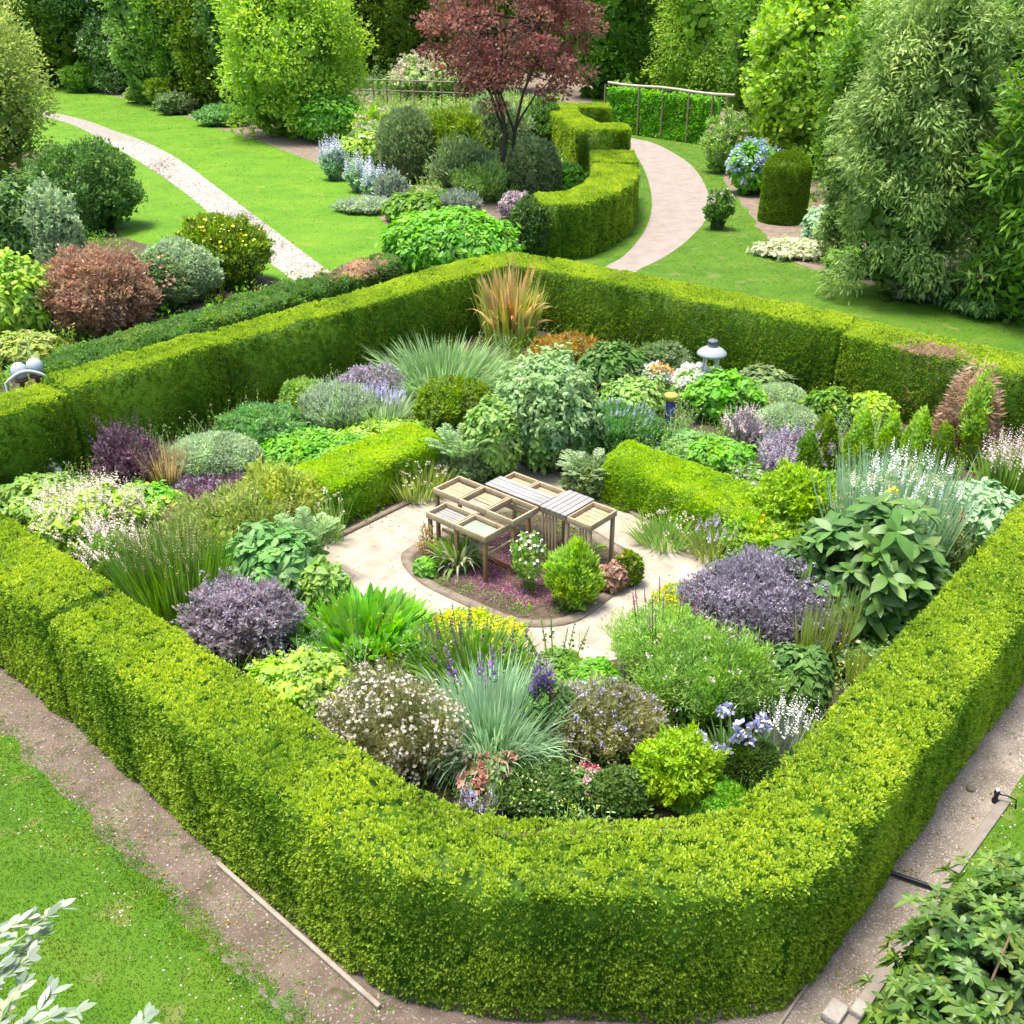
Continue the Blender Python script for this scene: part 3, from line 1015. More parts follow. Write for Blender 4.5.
def g_grass(mb, R, rx, ry, h, px, w=2.0, n=500, spread=.75, droop=.45, base=.3, stiff=1.0, var=.2, mat=0, prof=BLADEP, lo=.55):
    a = R.uniform(0, 6.283, n)
    rr = np.sqrt(R.uniform(0, 1, n))
    C = np.stack([np.cos(a) * rr * rx * base, np.sin(a) * rr * ry * base, np.zeros(n)], 1)
    out = rr * spread
    D = nrm(np.stack([np.cos(a) * out * rx / h, np.sin(a) * out * ry / h, np.full(n, 1.0 * stiff)], 1) + R.normal(0, .08, (n, 3)))
    L = h * R.uniform(lo, 1.12, n) * (1 + .5 * droop)
    Sd = nrm(np.cross(D, R.normal(size=(n, 3))))
    k = 6 if droop > .3 else len(prof)
    pr = (.7, 1, .95, .8, .5, .05) if droop > .3 and prof is BLADEP else prof
    strips(mb, C, D, Sd, L, w * px * R.uniform(.6, 1.2, n), droop * R.uniform(.3, 1.3, n) * (.3 + rr), np.clip(.5 + R.normal(0, var, n), 0, 1), pr, mat)


def g_airy(mb, R, rx, ry, h, px, lp=(4, 1.4), n=5000, ns=120, seed=0, lump=.15, up=.8, mat=0, core=.5, inner=.6):
    """Fine stems fanning from the base, thin leaves along them."""
    p, nn = dome(R, ns, rx, ry, h, lump, 1.5, seed, dz=-.1, deep=.15)
    ns = len(p)
    A = np.stack([p[:, 0] * .2, p[:, 1] * .2, np.zeros(ns)], 1)
    stems(mb, A, p, .35 * px, mat=mat)
    i = R.integers(0, ns, n)
    t = 1 - inner * R.uniform(0, 1, n) ** 1.6
    sw = R.normal(0, .07 * rx, (n, 3))
    C = A[i] + (p[i] - A[i]) * t[:, None] + sw * (1.2 - t[:, None] * .4)
    C[:, 2] = np.maximum(C[:, 2], .02)
    D = nrm(nrm(p[i] - A[i]) * .6 + np.array([0, 0, up * .5]) + R.normal(0, .6, (n, 3)))
    N = nrm(R.normal(size=(n, 3)) + np.array([0, 0, .6]))
    s = R.uniform(.6, 1.3, n)
    T = np.clip(.45 + .25 * noise(C, 2 / max(rx, .3), seed) + R.normal(0, .18, n) + .15 * (t - .7), 0, 1)
    quad_leaves(mb, C, D, N, lp[0] * px * s, lp[1] * px * s, T, mat)
    if core:
        corefill(mb, (0, 0, h * .42 * core), (rx * core, ry * core, h * .55 * core), .2, 1.5, seed, max(.13 * rx, lp[0] * px * 2), mat=mat)


def g_cone(mb, R, rx, ry, h, px, lp=(4, 1.8), cover=4.5, seed=0, a=.5, b=.8, c=.4, mat=0, power=.75, fullness=.1):
    L, W = lp[0] * px, lp[1] * px
    n = int(min(16000, cover * math.pi * rx * math.hypot(rx, h) / (L * W * .5)))
    t = 1 - np.sqrt(R.uniform(0, 1, n))
    th = R.uniform(0, 6.283, n)
    prof = (1 - t) ** power * (1 - np.exp(-(t + fullness) * 9))
    f = prof * (1 + .16 * np.sin(th * 5 + seed) * np.sin(t * 17 + th * 2) - .3 * R.uniform(0, 1, n) ** 2)
    p = np.stack([np.cos(th) * rx * f, np.sin(th) * ry * f, t * h], 1)
    nn = nrm(np.stack([np.cos(th), np.sin(th), np.full(n, rx / h)], 1))
    D = nrm(nn * a + np.array([0, 0, b]) + R.normal(0, c, (n, 3)))
    N = nrm(nn + R.normal(0, .5, (n, 3)))
    s = R.uniform(.65, 1.3, n)
    quad_leaves(mb, p - D * L * .3, D, N, L * s, W * s, np.clip(.45 + R.normal(0, .2, n) + .25 * (t - .4), 0, 1), mat)
    lathe(mb, [(rx * .7, .01), (rx * .68, h * .2), (rx * .4, h * .55), (rx * .12, h * .85), (.002, h * .93)], 10, mat)


def g_fern(mb, R, rx, ry, h, px, nf=14, lp=(7, 2), mat=0):
    """Arching fronds with leaflets on both sides."""
    for k in range(nf):
        a = k * 2.399 + R.uniform(-.3, .3)
        Ln = R.uniform(.8, 1.15)
        d = np.array([math.cos(a) * rx, math.sin(a) * ry, 0])
        t = np.linspace(.12, 1, 22)
        pts = d[None] * (t * Ln)[:, None] + np.array([0, 0, 1.0]) * (h * 1.35 * t * (1.25 - .62 * t) * R.uniform(.8, 1.15))[:, None]
        tg = nrm(np.gradient(pts, axis=0))
        sd = nrm(np.cross(tg, [0, 0, 1.0]))
        for sg in (-1, 1):
            D = nrm(sd * sg + tg * .45 + R.normal(0, .1, (22, 3)))
            N = nrm(np.cross(sd, tg))
            ln = lp[0] * px * (np.sin(np.clip(t, 0, .97) * math.pi) ** .6 + .15)
            quad_leaves(mb, pts, D, N, ln, lp[1] * px, np.clip(.5 + R.normal(0, .2, 22), 0, 1), mat)
        tube(mb, pts[::4], .4 * px, 3, mat, .3)


def discs(mb, C, N, r, R, mat=0, petals=5, cup=.25):
    """Open flowers: a ring of petals, each a small leaf-shaped face."""
    n = len(C)
    u = side_of(N, np.tile([[.3, .8, .2]], (n, 1)))
    v = np.cross(N, u)
    r = np.broadcast_to(r, (n,))
    T0 = R.uniform(.2, 1, n)
    for k in range(petals):
        th = 2 * math.pi * k / petals + R.uniform(0, .3, n)
        D = nrm(u * np.cos(th)[:, None] + v * np.sin(th)[:, None] + N * cup)
        quad_leaves(mb, C, D, N, r, r * 1.0, np.clip(T0 + R.normal(0, .1, n), 0, 1), mat, 0)


def puffs(mb, C, r, R, mat=0, m=10):
    """Rounded heads made of many florets."""
    n = len(C)
    r = np.broadcast_to(r, (n,))
    for k in range(m):
        d = rdir(n, R, -.4)
        quad_leaves(mb, C + d * (r * .55)[:, None], nrm(d + R.normal(0, .5, (n, 3))), nrm(d + R.normal(0, .4, (n, 3))), r * .9, r * .7, R.uniform(.1, 1, n), mat, 0)


def spikes(mb, A, D, L, r, R, mat=0, m=26):
    """Upright flower spikes of many florets round an axis."""
    n = len(A)
    L = np.broadcast_to(L, (n,))
    r = np.broadcast_to(r, (n,))
    for k in range(m):
        t = (k + .5) / m
        th = k * 2.399 + R.uniform(0, .4, n)
        o = np.stack([np.cos(th), np.sin(th), np.full(n, .5)], 1)
        w_ = r * (1.05 - .75 * t)
        quad_leaves(mb, A + D * (L * t)[:, None], nrm(o), nrm(D + R.normal(0, .4, (n, 3))), w_ * 1.5, w_ * 1.4, R.uniform(.1, 1, n), mat, 0)


GEN = {'bush': g_bush, 'leafy': g_leafy, 'whorl': g_whorl, 'grass': g_grass, 'airy': g_airy, 'cone': g_cone, 'fern': g_fern}
PLANTS = {}
_seed = [20]


def add_flowers(root, fl, R, c, rx, ry, h, px, seed, lump):
    """Flowers on a plant: a few big ones are parts of their own, many small ones one part."""
    k = fl.get('k', 'disc')
    col = pal(fl['c'])
    n = fl['n']
    s = fl['s'] * px
    if 'xy' in fl:                                        # heads at given picture points
        p = []
        for (qx, qy) in fl['xy']:
            Y = c[1] - fl.get('front', .3) * ry
            z = max(.05, zat(qy, Y))
            X = (qx - 512) / F * depth(np.array([0, Y, z]))
            p.append((X - c[0], Y - c[1], z))
        p = np.array(p)
        nn = nrm(p - np.array([0, 0, h * .2]))
    elif k == 'spike' and fl.get('up'):
        a = R.uniform(0, 6.283, n)
        rr = np.sqrt(R.uniform(0, 1, n)) * fl.get('wide', .8)
        p = np.stack([np.cos(a) * rr * rx, np.sin(a) * rr * ry, h * fl['up'] * R.uniform(.78, 1.1, n) * (1 - .25 * rr)], 1)
        nn = nrm(np.stack([p[:, 0], p[:, 1], np.full(n, h)], 1))
    else:
        p, nn = dome(R, int(n * 1.25), rx, ry, h, lump, 1.6, seed, dz=fl.get('zone', .05), deep=.1)
        m_ = fl.get('mask')
        if m_:
            keep = m_(p / np.array([rx, ry, h]))
            p, nn = p[keep], nn[keep]
        p, nn = p[:n], nn[:n]
        p = p + nn * fl.get('off', .02) * h
    n = len(p)
    Dn = nrm(nn * .4 + np.array([0, 0, 1.0]) + R.normal(0, fl.get('lean', .08), (n, 3)))
    Nf = nrm(nn + np.array([0, 0, .9]) + R.normal(0, .35, (n, 3)))

    def make(mb, i):
        q, d, nf = p[i], Dn[i], Nf[i]
        if k == 'disc':
            discs(mb, q, nf, s * R.uniform(.7, 1.2, len(q)) * .5, R, petals=fl.get('pet', 5))
        elif k == 'puff':
            puffs(mb, q, s * R.uniform(.7, 1.2, len(q)) * .5, R, m=max(fl.get('m', 10), 18 if fl.get('each') else 0))
        else:
            spikes(mb, q, d, s * fl.get('asp', 5) * R.uniform(.7, 1.2, len(q)), s * .5, R, m=fl.get('m', 18))

    if fl.get('stem', 0):
        mb = MB()
        A = p * np.array([fl.get('gather', .6), fl.get('gather', .6), 0]) + np.array([0, 0, .02])
        stems(mb, A, p + (Dn * s * fl.get('asp', 5) * .9 if k == 'spike' else 0), fl['stem'] * px)
        so = mb.build('stem', pal(fl.get('sc', 'stemgreen')), root)
        so['kind'] = 'stuff'
    if fl.get('each'):
        for i in range(n):
            mb = MB()
            c0 = p[i].copy()
            p[i] = 0
            make(mb, np.array([i]))
            mb.build('flower_spike' if k == 'spike' else 'flower_head', col, root, loc=c0)
    else:
        mb = MB()
        make(mb, np.arange(n))
        bo = mb.build('blossom', col, root)
        bo['kind'] = 'stuff'


def plant(name, label, cat, bx, kind, pk, group=None, dep=.8, fl=None, h=None, sub=None, hmul=1.0, at=None, **kw):
    """One plant. fl = list of flower sets; sub = further foliage parts [(part name, kind, palette, kw)]."""
    _seed[0] += 1
    sd_ = _seed[0]
    R = np.random.default_rng(sd_)
    c, rx, ry, hh, px = spot(bx, dep)
    if at is not None:
        c = np.array(at, float)
    hh = (h or hh) * hmul
    if not isinstance(fl, (list, tuple)) and fl is not None:
        fl = [fl]
    if kind in ('bush', 'leafy', 'whorl', 'airy', 'cone'):
        kw.setdefault('seed', sd_)
    mb = MB()
    GEN[kind](mb, R, rx, ry, hh, px, **kw)
    if fl or sub:
        root = empty(name, c)
        mb.build('foliage', pal(pk), root)
        for (pn, k2, p2, kw2) in (sub or []):
            m2 = MB()
            kw2 = dict(kw2)
            if k2 in ('bush', 'leafy', 'whorl', 'airy', 'cone'):
                kw2.setdefault('seed', sd_ + 500)
            sc = kw2.pop('scale', (1, 1, 1))
            of = kw2.pop('off', (0, 0, 0))
            GEN[k2](m2, R, rx * sc[0], ry * sc[1], hh * sc[2], px, **kw2)
            m2.build(pn, pal(p2), root, loc=of)
        for f in (fl or []):
            add_flowers(root, dict(f), R, c, rx, ry, hh, px, sd_, kw.get('lump', .14))
    else:
        root = mb.build(name, pal(pk), loc=c)
    tag(root, label, cat, group)
    PLANTS[label] = (c, rx, ry, hh)
    return root


def limb_path(a, b, R, n=5, wob=.08, sag=0.0):
    a, b = np.asarray(a, float), np.asarray(b, float)
    t = np.linspace(0, 1, n)[:, None]
    L = np.linalg.norm(b - a)
    q = a + (b - a) * t + R.normal(0, wob * L, (n, 3)) * np.sin(t * math.pi) + np.array([0, 0, 1]) * (np.sin(t * math.pi) * sag * L)
    return q


def tree(name, label, base, rx, ry, z0, z1, pk, lpx=3.2, n=14000, ncl=60, cat='tree', group=None, style='broad', bark=None, trunk_r=.16, asp=.55, fl=None, stems_n=1, limbs=9, clump=.30, core=.62, shape=1.0, up=.25, lean=(0, 0), clump_flat=.8, droop=0, topw=1.0):
    """Tapered trunk with limbs > crown of leafy clumps between the heights z0 and z1."""
    _seed[0] += 1
    sd_ = _seed[0]
    R = np.random.default_rng(sd_)
    root = empty(name, (base[0], base[1], 0))
    px = depth(np.array([base[0], base[1], (z0 + z1) / 2])) / F
    zc, rz = (z0 + z1) / 2, (z1 - z0) / 2
    d = rdir(ncl, R, -.95)
    rad = R.uniform(.35, 1.0, ncl) ** .45
    cc = d * rad[:, None]
    if style == 'mound':
        q = np.sqrt(np.maximum(1e-3, 1 - d[:, 2] ** 2))
        wv = np.where(d[:, 2] < .1, 1.0, q) * (1 - .22 * np.maximum(0, -d[:, 2]))
        th = np.arctan2(d[:, 1], d[:, 0])
        cc = np.stack([np.cos(th) * wv, np.sin(th) * wv, d[:, 2]], 1) * rad[:, None]
    if style == 'cone':
        zz = R.uniform(0, 1, ncl) ** 1.3
        th = np.arange(ncl) * 2.399
        wv = (1 - zz * .93) * R.uniform(.55, 1, ncl)
        cc = np.stack([np.cos(th) * wv, np.sin(th) * wv, zz * 2 - 1], 1)
    elif style == 'column':
        zz = R.uniform(0, 1, ncl)
        th = np.arange(ncl) * 2.399
        wv = np.minimum(1, (1.03 - zz) * 3) * R.uniform(.5, 1, ncl) * np.minimum(1, .6 + zz)
        cc = np.stack([np.cos(th) * wv, np.sin(th) * wv, zz * 2 - 1], 1)
    cl = cc * np.array([rx, ry, rz]) * (1 - clump * .7)
    if style == 'mound':
        cl[:, 2] = np.where(cc[:, 2] < 0, cc[:, 2] * rz * .97, cl[:, 2])
    cl[:, 2] += zc
    cl[:, :2] += np.array(lean)
    rc = clump * (rx * ry) ** .5 * R.uniform(.65, 1.35, ncl)
    # leaves
    i = R.integers(0, ncl, n)
    i = i if style in ('cone', 'column') else R.choice(ncl, n, p=(rc ** 2) / (rc ** 2).sum())
    dd = rdir(n, R, -.85)
    rr = R.uniform(.25, 1.0, n) ** .5
    p = cl[i] + dd * (rr * rc[i])[:, None] * np.array([1, 1, clump_flat])
    if droop:
        p[:, 2] -= droop * rc[i] * R.uniform(0, 1, n) ** 2 * 1.5
    ctr = np.array([lean[0], lean[1], zc])
    outw = nrm((p - ctr) / np.array([rx, ry, rz]))
    D = nrm(dd * .5 + outw * .35 + np.array([0, 0, up - droop]) + R.normal(0, .55, (n, 3)))
    N = nrm(outw * .6 + dd * .4 + np.array([0, 0, .7]) + R.normal(0, .5, (n, 3)))
    s = R.uniform(.65, 1.35, n)
    ct = R.normal(0, .16, ncl)
    T = np.clip(.47 + ct[i] + .12 * noise(p, 1.5 / rx, sd_) + R.normal(0, .16, n), 0, 1)
    ok = p[:, 2] > .03
    mb = MB()
    L = lpx * px
    quad_leaves(mb, p[ok], D[ok], N[ok], (L * s)[ok], (L * asp * s)[ok], T[ok])
    if core:
        if style in ('cone', 'column'):
            corefill(mb, (0, 0, zc - rz * .15), (rx * core, ry * core, rz * 1.0), .2, 1.5, sd_, .22 * rx)
        else:
            corefill(mb, ctr - (np.array([0, 0, rz * .25]) if style == 'mound' else 0), (rx * core, ry * core, rz * (core + (.2 if style == 'mound' else 0))), .25, 1.8, sd_, .16 * rx, zmin=.1)
    mb.build('crown', pal(pk), root)
    # trunk and limbs
    tb = MB()
    bk = bark or BARK
    top = np.array([lean[0], lean[1], z0 + (z1 - z0) * .75])
    for st in range(stems_n):
        off = np.array([0, 0, 0]) if stems_n == 1 else np.array([math.cos(st * 2.2) * trunk_r * .8, math.sin(st * 2.2) * trunk_r * .8, 0])
        tp = top if stems_n == 1 else np.array([math.cos(st * 2.2) * rx * .35 + lean[0], math.sin(st * 2.2) * ry * .35 + lean[1], top[2]])
        pt = limb_path(off, tp, R, 7, .03)
        tube(tb, pt, np.linspace(trunk_r, trunk_r * .2, 7) * (1 if stems_n == 1 else .65), 8)
        for k in range(limbs // stems_n):
            j = R.integers(0, ncl)
            a = pt[R.integers(2, 6)]
            tube(tb, limb_path(a, cl[j], R, 5, .06, .08), np.linspace(trunk_r * .4, trunk_r * .08, 5), 5)
    tb.build('trunk', bk, root, smooth=True)
    if fl:
        m3 = MB()
        q = fl['n']
        ii = R.integers(0, n, q)
        outp = p[ii] + outw[ii] * L * .6
        puffs(m3, outp[outp[:, 2] > .1], fl['s'] * px * .5, R, m=6)
        bo = m3.build('blossom', pal(fl['c']), root)
        bo['kind'] = 'stuff'
    return tag(root, label, cat, group)


# ------------------------------------------------------------------ the garden's plants
G = plant
# --- left-hand bed
G('smoke_bush', 'dark purple spiky plant in front of the back hedge, darkest of the tall spires', 'bush', (92, 425, 162, 500), 'airy', 'plum', n=3000, ns=90, lp=(5, 2), core=.45,
  fl={'c': 'darkhead', 'k': 'spike', 'n': 16, 's': 4, 'asp': 6, 'up': 1.0, 'stem': .5, 'sc': 'plum', 'lean': .25})
G('santolina', 'large smooth silvery green dome beside the dark purple spires', 'bush', (170, 431, 260, 492), 'bush', 'silver', lp=(4, 1.6), a=.6, b=.5, c=.5, lump=.04, core=.88, cover=5)
G('feather_grass', 'tan feathery tuft between the dark spires and the silvery dome', 'grass', (140, 440, 190, 498), 'grass', 'tan', w=1.4, n=420, spread=.5, droop=.3, base=.5)
G('oregano', 'low dark purple flowering patch in front of the silvery dome', 'herb', (172, 473, 256, 512), 'bush', 'plum', lp=(3.6, 2), lump=.2, fl={'c': 'mauvebloom', 'k': 'puff', 'n': 200, 's': 4.5, 'zone': .1})
G('leafy_perennial', 'pale green broad-leaved clump with white stone beside it at the hedge foot', 'perennial', (-6, 472, 84, 532), 'leafy', 'soft', lp=(9, 5))
G('goatsbeard', 'cream white feathery flower mass along the front hedge', 'perennial', (38, 482, 152, 572), 'leafy', 'fresh', lp=(10, 4), lump=.2,
  fl=[{'c': 'ivory', 'k': 'spike', 'n': 300, 's': 4, 'asp': 5, 'zone': .05, 'lean': .5, 'm': 14}, {'c': 'ivory', 'k': 'puff', 'n': 260, 's': 5, 'zone': .1, 'off': .04}])
G('evening_primrose', 'bright green leafy plant dotted pale yellow behind the cream flowers', 'perennial', (112, 480, 180, 530), 'leafy', 'bright', lp=(8, 3.5), fl={'c': 'yellow', 'k': 'disc', 'n': 16, 's': 6, 'each': 1})
G('astilbe', 'pinkish feathery plumes at the hedge edge beside the cream flowers', 'perennial', (84, 528, 142, 598), 'airy', 'soft', n=2500, ns=90, lp=(5, 1.6), core=.4,
  fl={'c': 'blush', 'k': 'spike', 'n': 90, 's': 3.6, 'asp': 7, 'zone': .15, 'lean': .4, 'off': .05})
G('moor_grass', 'tall upright dark green grass with pale hazy tops by the front hedge', 'grass', (118, 530, 226, 640), 'grass', 'mid', w=1.6, n=1300, spread=.42, droop=.08, base=.75, lo=.5,
  fl={'c': 'straw', 'k': 'spike', 'n': 170, 's': 2.2, 'asp': 9, 'up': 1.08, 'lean': .2, 'm': 14, 'stem': .4})
G('spirea', 'broad olive gold shrub behind the blue-green hostas', 'shrub', (182, 480, 288, 578), 'airy', 'olive', lp=(6, 1.8), n=9000, ns=220, core=.7, up=1.0, fl={'c': 'straw', 'k': 'spike', 'n': 90, 's': 2, 'asp': 7, 'zone': .1, 'm': 12})
G('spirea', 'golden tipped shrub touching the low lime hedge by the paving', 'shrub', (234, 462, 322, 548), 'airy', 'gold', lp=(6.5, 2.2), n=9000, ns=220, core=.75, up=.9)
G('hosta', 'blue-green plant of broad veined leaves beside the paving', 'perennial', (222, 522, 322, 614), 'leafy', 'bluegreen', lp=(13, 8), lump=.22, cover=3.5, cap=1400, drop=.5)
G('fern', 'grey-green arching fern at the paving edge beyond the hostas', 'fern', (278, 512, 340, 590), 'fern', 'ribbon', nf=40, lp=(9, 1.8))
G('bell_perennial', 'pale green leafy clump between the hostas and the paving', 'perennial', (296, 556, 346, 614), 'leafy', 'soft', lp=(9, 4), fl={'c': 'lilac', 'k': 'disc', 'n': 14, 's': 4})
G('purple_sage', 'rounded grey-mauve sage bush by the front hedge, next to bright strap leaves', 'bush', (188, 578, 298, 676), 'bush', 'mauve', lp=(5, 2.4), lump=.32, lf=2.2, b=.7, cover=4,
  fl={'c': 'mauvebloom', 'k': 'puff', 'n': 420, 's': 5, 'zone': 0.0, 'off': .02})
G('strap_lily', 'clump of glossy bright green strap leaves on the paving edge', 'perennial', (296, 592, 424, 664), 'grass', 'bright', w=9, n=330, spread=.55, droop=.14, base=.85, hmul=.85, prof=(.5, .95, 1, .7, .05), lo=.6)
G('lady_mantle', 'bright lime leafy mass with tiny white blooms against the front hedge', 'perennial', (246, 648, 352, 742), 'leafy', 'fresh', lp=(8, 4.5), lump=.2, fl={'c': 'cream', 'k': 'puff', 'n': 170, 's': 4})
G('wild_carrot', 'large olive brown bush covered in flat cream flower heads', 'perennial', (320, 662, 456, 816), 'airy', 'umbelgreen', n=12000, ns=260, lp=(5, 1.8), core=.6,
  fl=[{'c': 'umbel', 'k': 'puff', 'n': 96, 's': 8, 'zone': -.2, 'each': 1, 'off': .03, 'm': 12}, {'c': 'umbel', 'k': 'disc', 'n': 620, 's': 4.5, 'zone': -.5, 'off': .02}])
G('daylily', 'tuft of green sword leaves with dark buds behind the blue-grey grass', 'perennial', (408, 612, 530, 700), 'grass', 'mid', w=3, n=900, spread=.5, droop=.25, base=.8, hmul=.58,
  fl={'c': 'darkhead', 'k': 'spike', 'n': 20, 's': 5, 'asp': 5, 'up': 1.15, 'stem': .8, 'each': 1, 'wide': .95})
G('lady_mantle', 'flat sulphur yellow flower cushion spilling over the paving', 'perennial', (412, 630, 524, 668), 'bush', 'fresh', h=.13, lp=(5, 2.5), fl={'c': 'yellow', 'k': 'puff', 'n': 620, 's': 6, 'zone': .1})
G('blue_oat_grass', 'big fountain of blue-grey grass near the front corner', 'grass', (422, 668, 562, 792), 'grass', 'glaucous', w=2.0, n=3000, spread=.75, droop=.6, base=.6,
  fl=[{'c': 'purple', 'k': 'spike', 'n': 3, 's': 11, 'asp': 4, 'xy': [(455, 684), (482, 690), (492, 684)], 'each': 1, 'front': -.5, 'stem': .8}])
G('salvia', 'deep violet salvia spikes beside the blue-grey grass', 'perennial', (522, 672, 572, 765), 'leafy', 'deep', lp=(8, 3.5),
  fl=[{'c': 'purple', 'k': 'spike', 'n': 5, 's': 11, 'asp': 4.2, 'xy': [(535, 695), (541, 688), (547, 692), (551, 702), (538, 708)], 'each': 1, 'stem': .8},
      {'c': 'plum', 'k': 'spike', 'n': 8, 's': 8, 'asp': 5, 'up': .75, 'each': 1}])
G('mullein', 'row of thin dark green flower spires against the pale paving', 'perennial', (526, 622, 588, 690), 'leafy', 'mid', h=.3, lp=(8, 4),
  fl={'c': 'deep', 'k': 'spike', 'n': 7, 's': 6, 'asp': 5.5, 'xy': [(534, 655), (546, 644), (552, 640), (562, 652), (571, 648), (580, 650), (540, 662)], 'each': 1, 'stem': .9, 'front': -.2})
G('stonecrop', 'dusky pink sedum heads between the blue-grey grass and dark box mound', 'perennial', (462, 752, 518, 812), 'leafy', 'greydark', lp=(7, 4), fl={'c': 'rust', 'k': 'puff', 'n': 12, 's': 14, 'each': 1, 'm': 26, 'zone': .2})
G('lavender', 'small lavender grey tuft at the hedge corner under the sedum', 'herb', (462, 786, 506, 824), 'bush', 'mauve', lp=(6, 1.6), b=.8, fl={'c': 'lilac', 'k': 'spike', 'n': 40, 's': 3, 'asp': 5, 'zone': .2})
G('box_mound', 'dark glossy low mound against the front hedge beside pink blossoms', 'shrub', (492, 758, 586, 828), 'bush', 'dark', lp=(5, 3), lump=.1, a=.4, c=.7, fl={'c': 'cream', 'k': 'disc', 'n': 130, 's': 2.6, 'zone': 0})
G('rose', 'crimson and pink blossoms between two dark mounds', 'flower', (562, 768, 606, 815), 'leafy', 'deep', lp=(6, 3.5), fl=[{'c': 'crimson', 'k': 'puff', 'n': 4, 's': 10, 'each': 1, 'zone': .3, 'm': 22}, {'c': 'pink', 'k': 'puff', 'n': 34, 's': 6, 'each': 1, 'zone': -.1}])
G('box_mound', 'dark mound between the pink blossoms and the lime bush', 'shrub', (590, 766, 650, 828), 'bush', 'dark', lp=(5, 3), lump=.12, a=.4, c=.7)
G('lamb_ear', 'silvery white tuft peeping over the front hedge', 'perennial', (548, 800, 618, 834), 'grass', 'pale', w=4, n=160, spread=.8, droop=.2, base=.7, prof=(.4, 1, .8, .05))
G('catmint', 'loose olive brown bush flecked with mauve flowers near the front corner', 'shrub', (550, 680, 664, 786), 'airy', 'umbelgreen', n=8500, ns=190, lp=(6, 2.4), core=.66,
  fl=[{'c': 'mauvebloom', 'k': 'puff', 'n': 150, 's': 5, 'zone': .0}, {'c': 'lilac', 'k': 'puff', 'n': 26, 's': 6, 'zone': .1}])
G('golden_bush', 'vivid lime feathery bush next to the blue lilies', 'shrub', (636, 728, 718, 822), 'bush', 'lime', lp=(7, 2.6), lump=.24, lf=2.4, b=.5, cover=4.5)
G('clover_dome', 'small smooth emerald dome on the front hedge edge', 'shrub', (672, 778, 746, 830), 'bush', 'bright', lp=(4, 2.2), lump=.04, core=.9, cover=5)
G('blue_lily', 'clump of pale lilac blue starry flower heads', 'flower', (690, 700, 782, 800), 'grass', 'deep', w=3.2, n=240, spread=.7, droop=.5, base=.5, h=.75,
  fl={'c': 'lilac', 'k': 'puff', 'n': 30, 's': 13, 'each': 1, 'm': 24, 'stem': .8, 'xy': [(698, 764), (705, 770), (712, 758), (718, 772), (724, 764), (716, 748), (728, 752), (734, 742), (740, 734), (748, 740), (722, 712), (730, 708), (742, 728), (756, 726), (763, 720), (766, 728), (752, 746), (710, 762), (700, 738), (708, 752)]})
G('box_ball', 'dark clipped ball of fine spiky foliage beside the blue lilies', 'shrub', (722, 738, 780, 800), 'bush', 'dark', lp=(6, 1.5), lump=.04, a=.9, b=.4, c=.3, core=.86, cover=5)
G('feather_grass', 'spray of white-green spikes at the hedge edge near the dark ball', 'grass', (758, 702, 820, 766), 'grass', 'pale', w=2.4, n=150, spread=.6, droop=.06, base=.7,
  fl={'c': 'white', 'k': 'spike', 'n': 38, 's': 3.4, 'asp': 9, 'up': .85, 'lean': .25, 'wide': .9})
G('fennel', 'hazy light green fennel cloud with reddish stalks rising above it', 'perennial', (612, 598, 722, 706), 'airy', 'feathery', n=14000, ns=320, lp=(6, 1.1), core=.72, up=1.4,
  fl={'c': 'magenta', 'k': 'spike', 'n': 14, 's': 3, 'asp': 6, 'up': 1.2, 'stem': .6, 'sc': 'plum', 'each': 1, 'wide': .8})
G('cosmos', 'wide billowing green bush with a few pale pink flowers', 'perennial', (638, 622, 778, 748), 'airy', 'billow', n=17000, ns=340, lp=(6, 1.4), core=.74, up=1.2,
  fl={'c': 'blush', 'k': 'puff', 'n': 34, 's': 5, 'zone': .3})
G('peony', 'leafy green bush in the shade of the big lavender-grey bush', 'shrub', (760, 642, 834, 728), 'leafy', 'deep', lp=(10, 5), lump=.15)
G('russian_sage', 'largest lavender-grey bush, dense with tiny mauve flowers', 'bush', (690, 552, 852, 672), 'bush', 'lilacbush', lp=(5, 1.8), lump=.17, lf=2.4, b=.8, cover=4,
  fl={'c': 'mauvebloom', 'k': 'puff', 'n': 900, 's': 4.5, 'zone': -.1})
G('reed', 'yellow-green upright reed tuft in front of the lavender-grey bush', 'grass', (796, 606, 830, 684), 'grass', 'olive', w=1.8, n=260, spread=.35, droop=.03, base=.7)
G('reed', 'thin brown-green reed stalks beside the large-leaved shrub', 'grass', (820, 582, 856, 672), 'grass', 'olive', w=1.4, n=110, spread=.3, droop=.03, base=.9)
G('reed', 'little yellow reed tuft at the foot of the hedge', 'grass', (846, 648, 874, 696), 'grass', 'gold', w=1.6, n=160, spread=.35, droop=.03, base=.7)
G('bayberry', 'large-leaved dark green shrub with whorled leaves by the long front hedge', 'shrub', (800, 486, 942, 660), 'whorl', 'gloss', lp=(24, 9.5), nw=190, per=8, zlo=-.7, lump=.2,
  fl={'c': 'yellow', 'k': 'puff', 'n': 1, 's': 9, 'xy': [(893, 491)], 'each': 1})
G('hellebore', 'low dark leafy plant with pale leaf tips under the large-leaved shrub', 'perennial', (838, 596, 910, 690), 'leafy', 'deep', lp=(12, 5), h=.5, fl={'c': 'cream', 'k': 'disc', 'n': 40, 's': 6})
G('lady_mantle', 'pale lime clump with tiny flowers at the paving corner by the lavender-grey bush', 'perennial', (704, 534, 768, 606), 'leafy', 'fresh', lp=(8, 4.5), h=.4, fl={'c': 'cream', 'k': 'puff', 'n': 80, 's': 4})
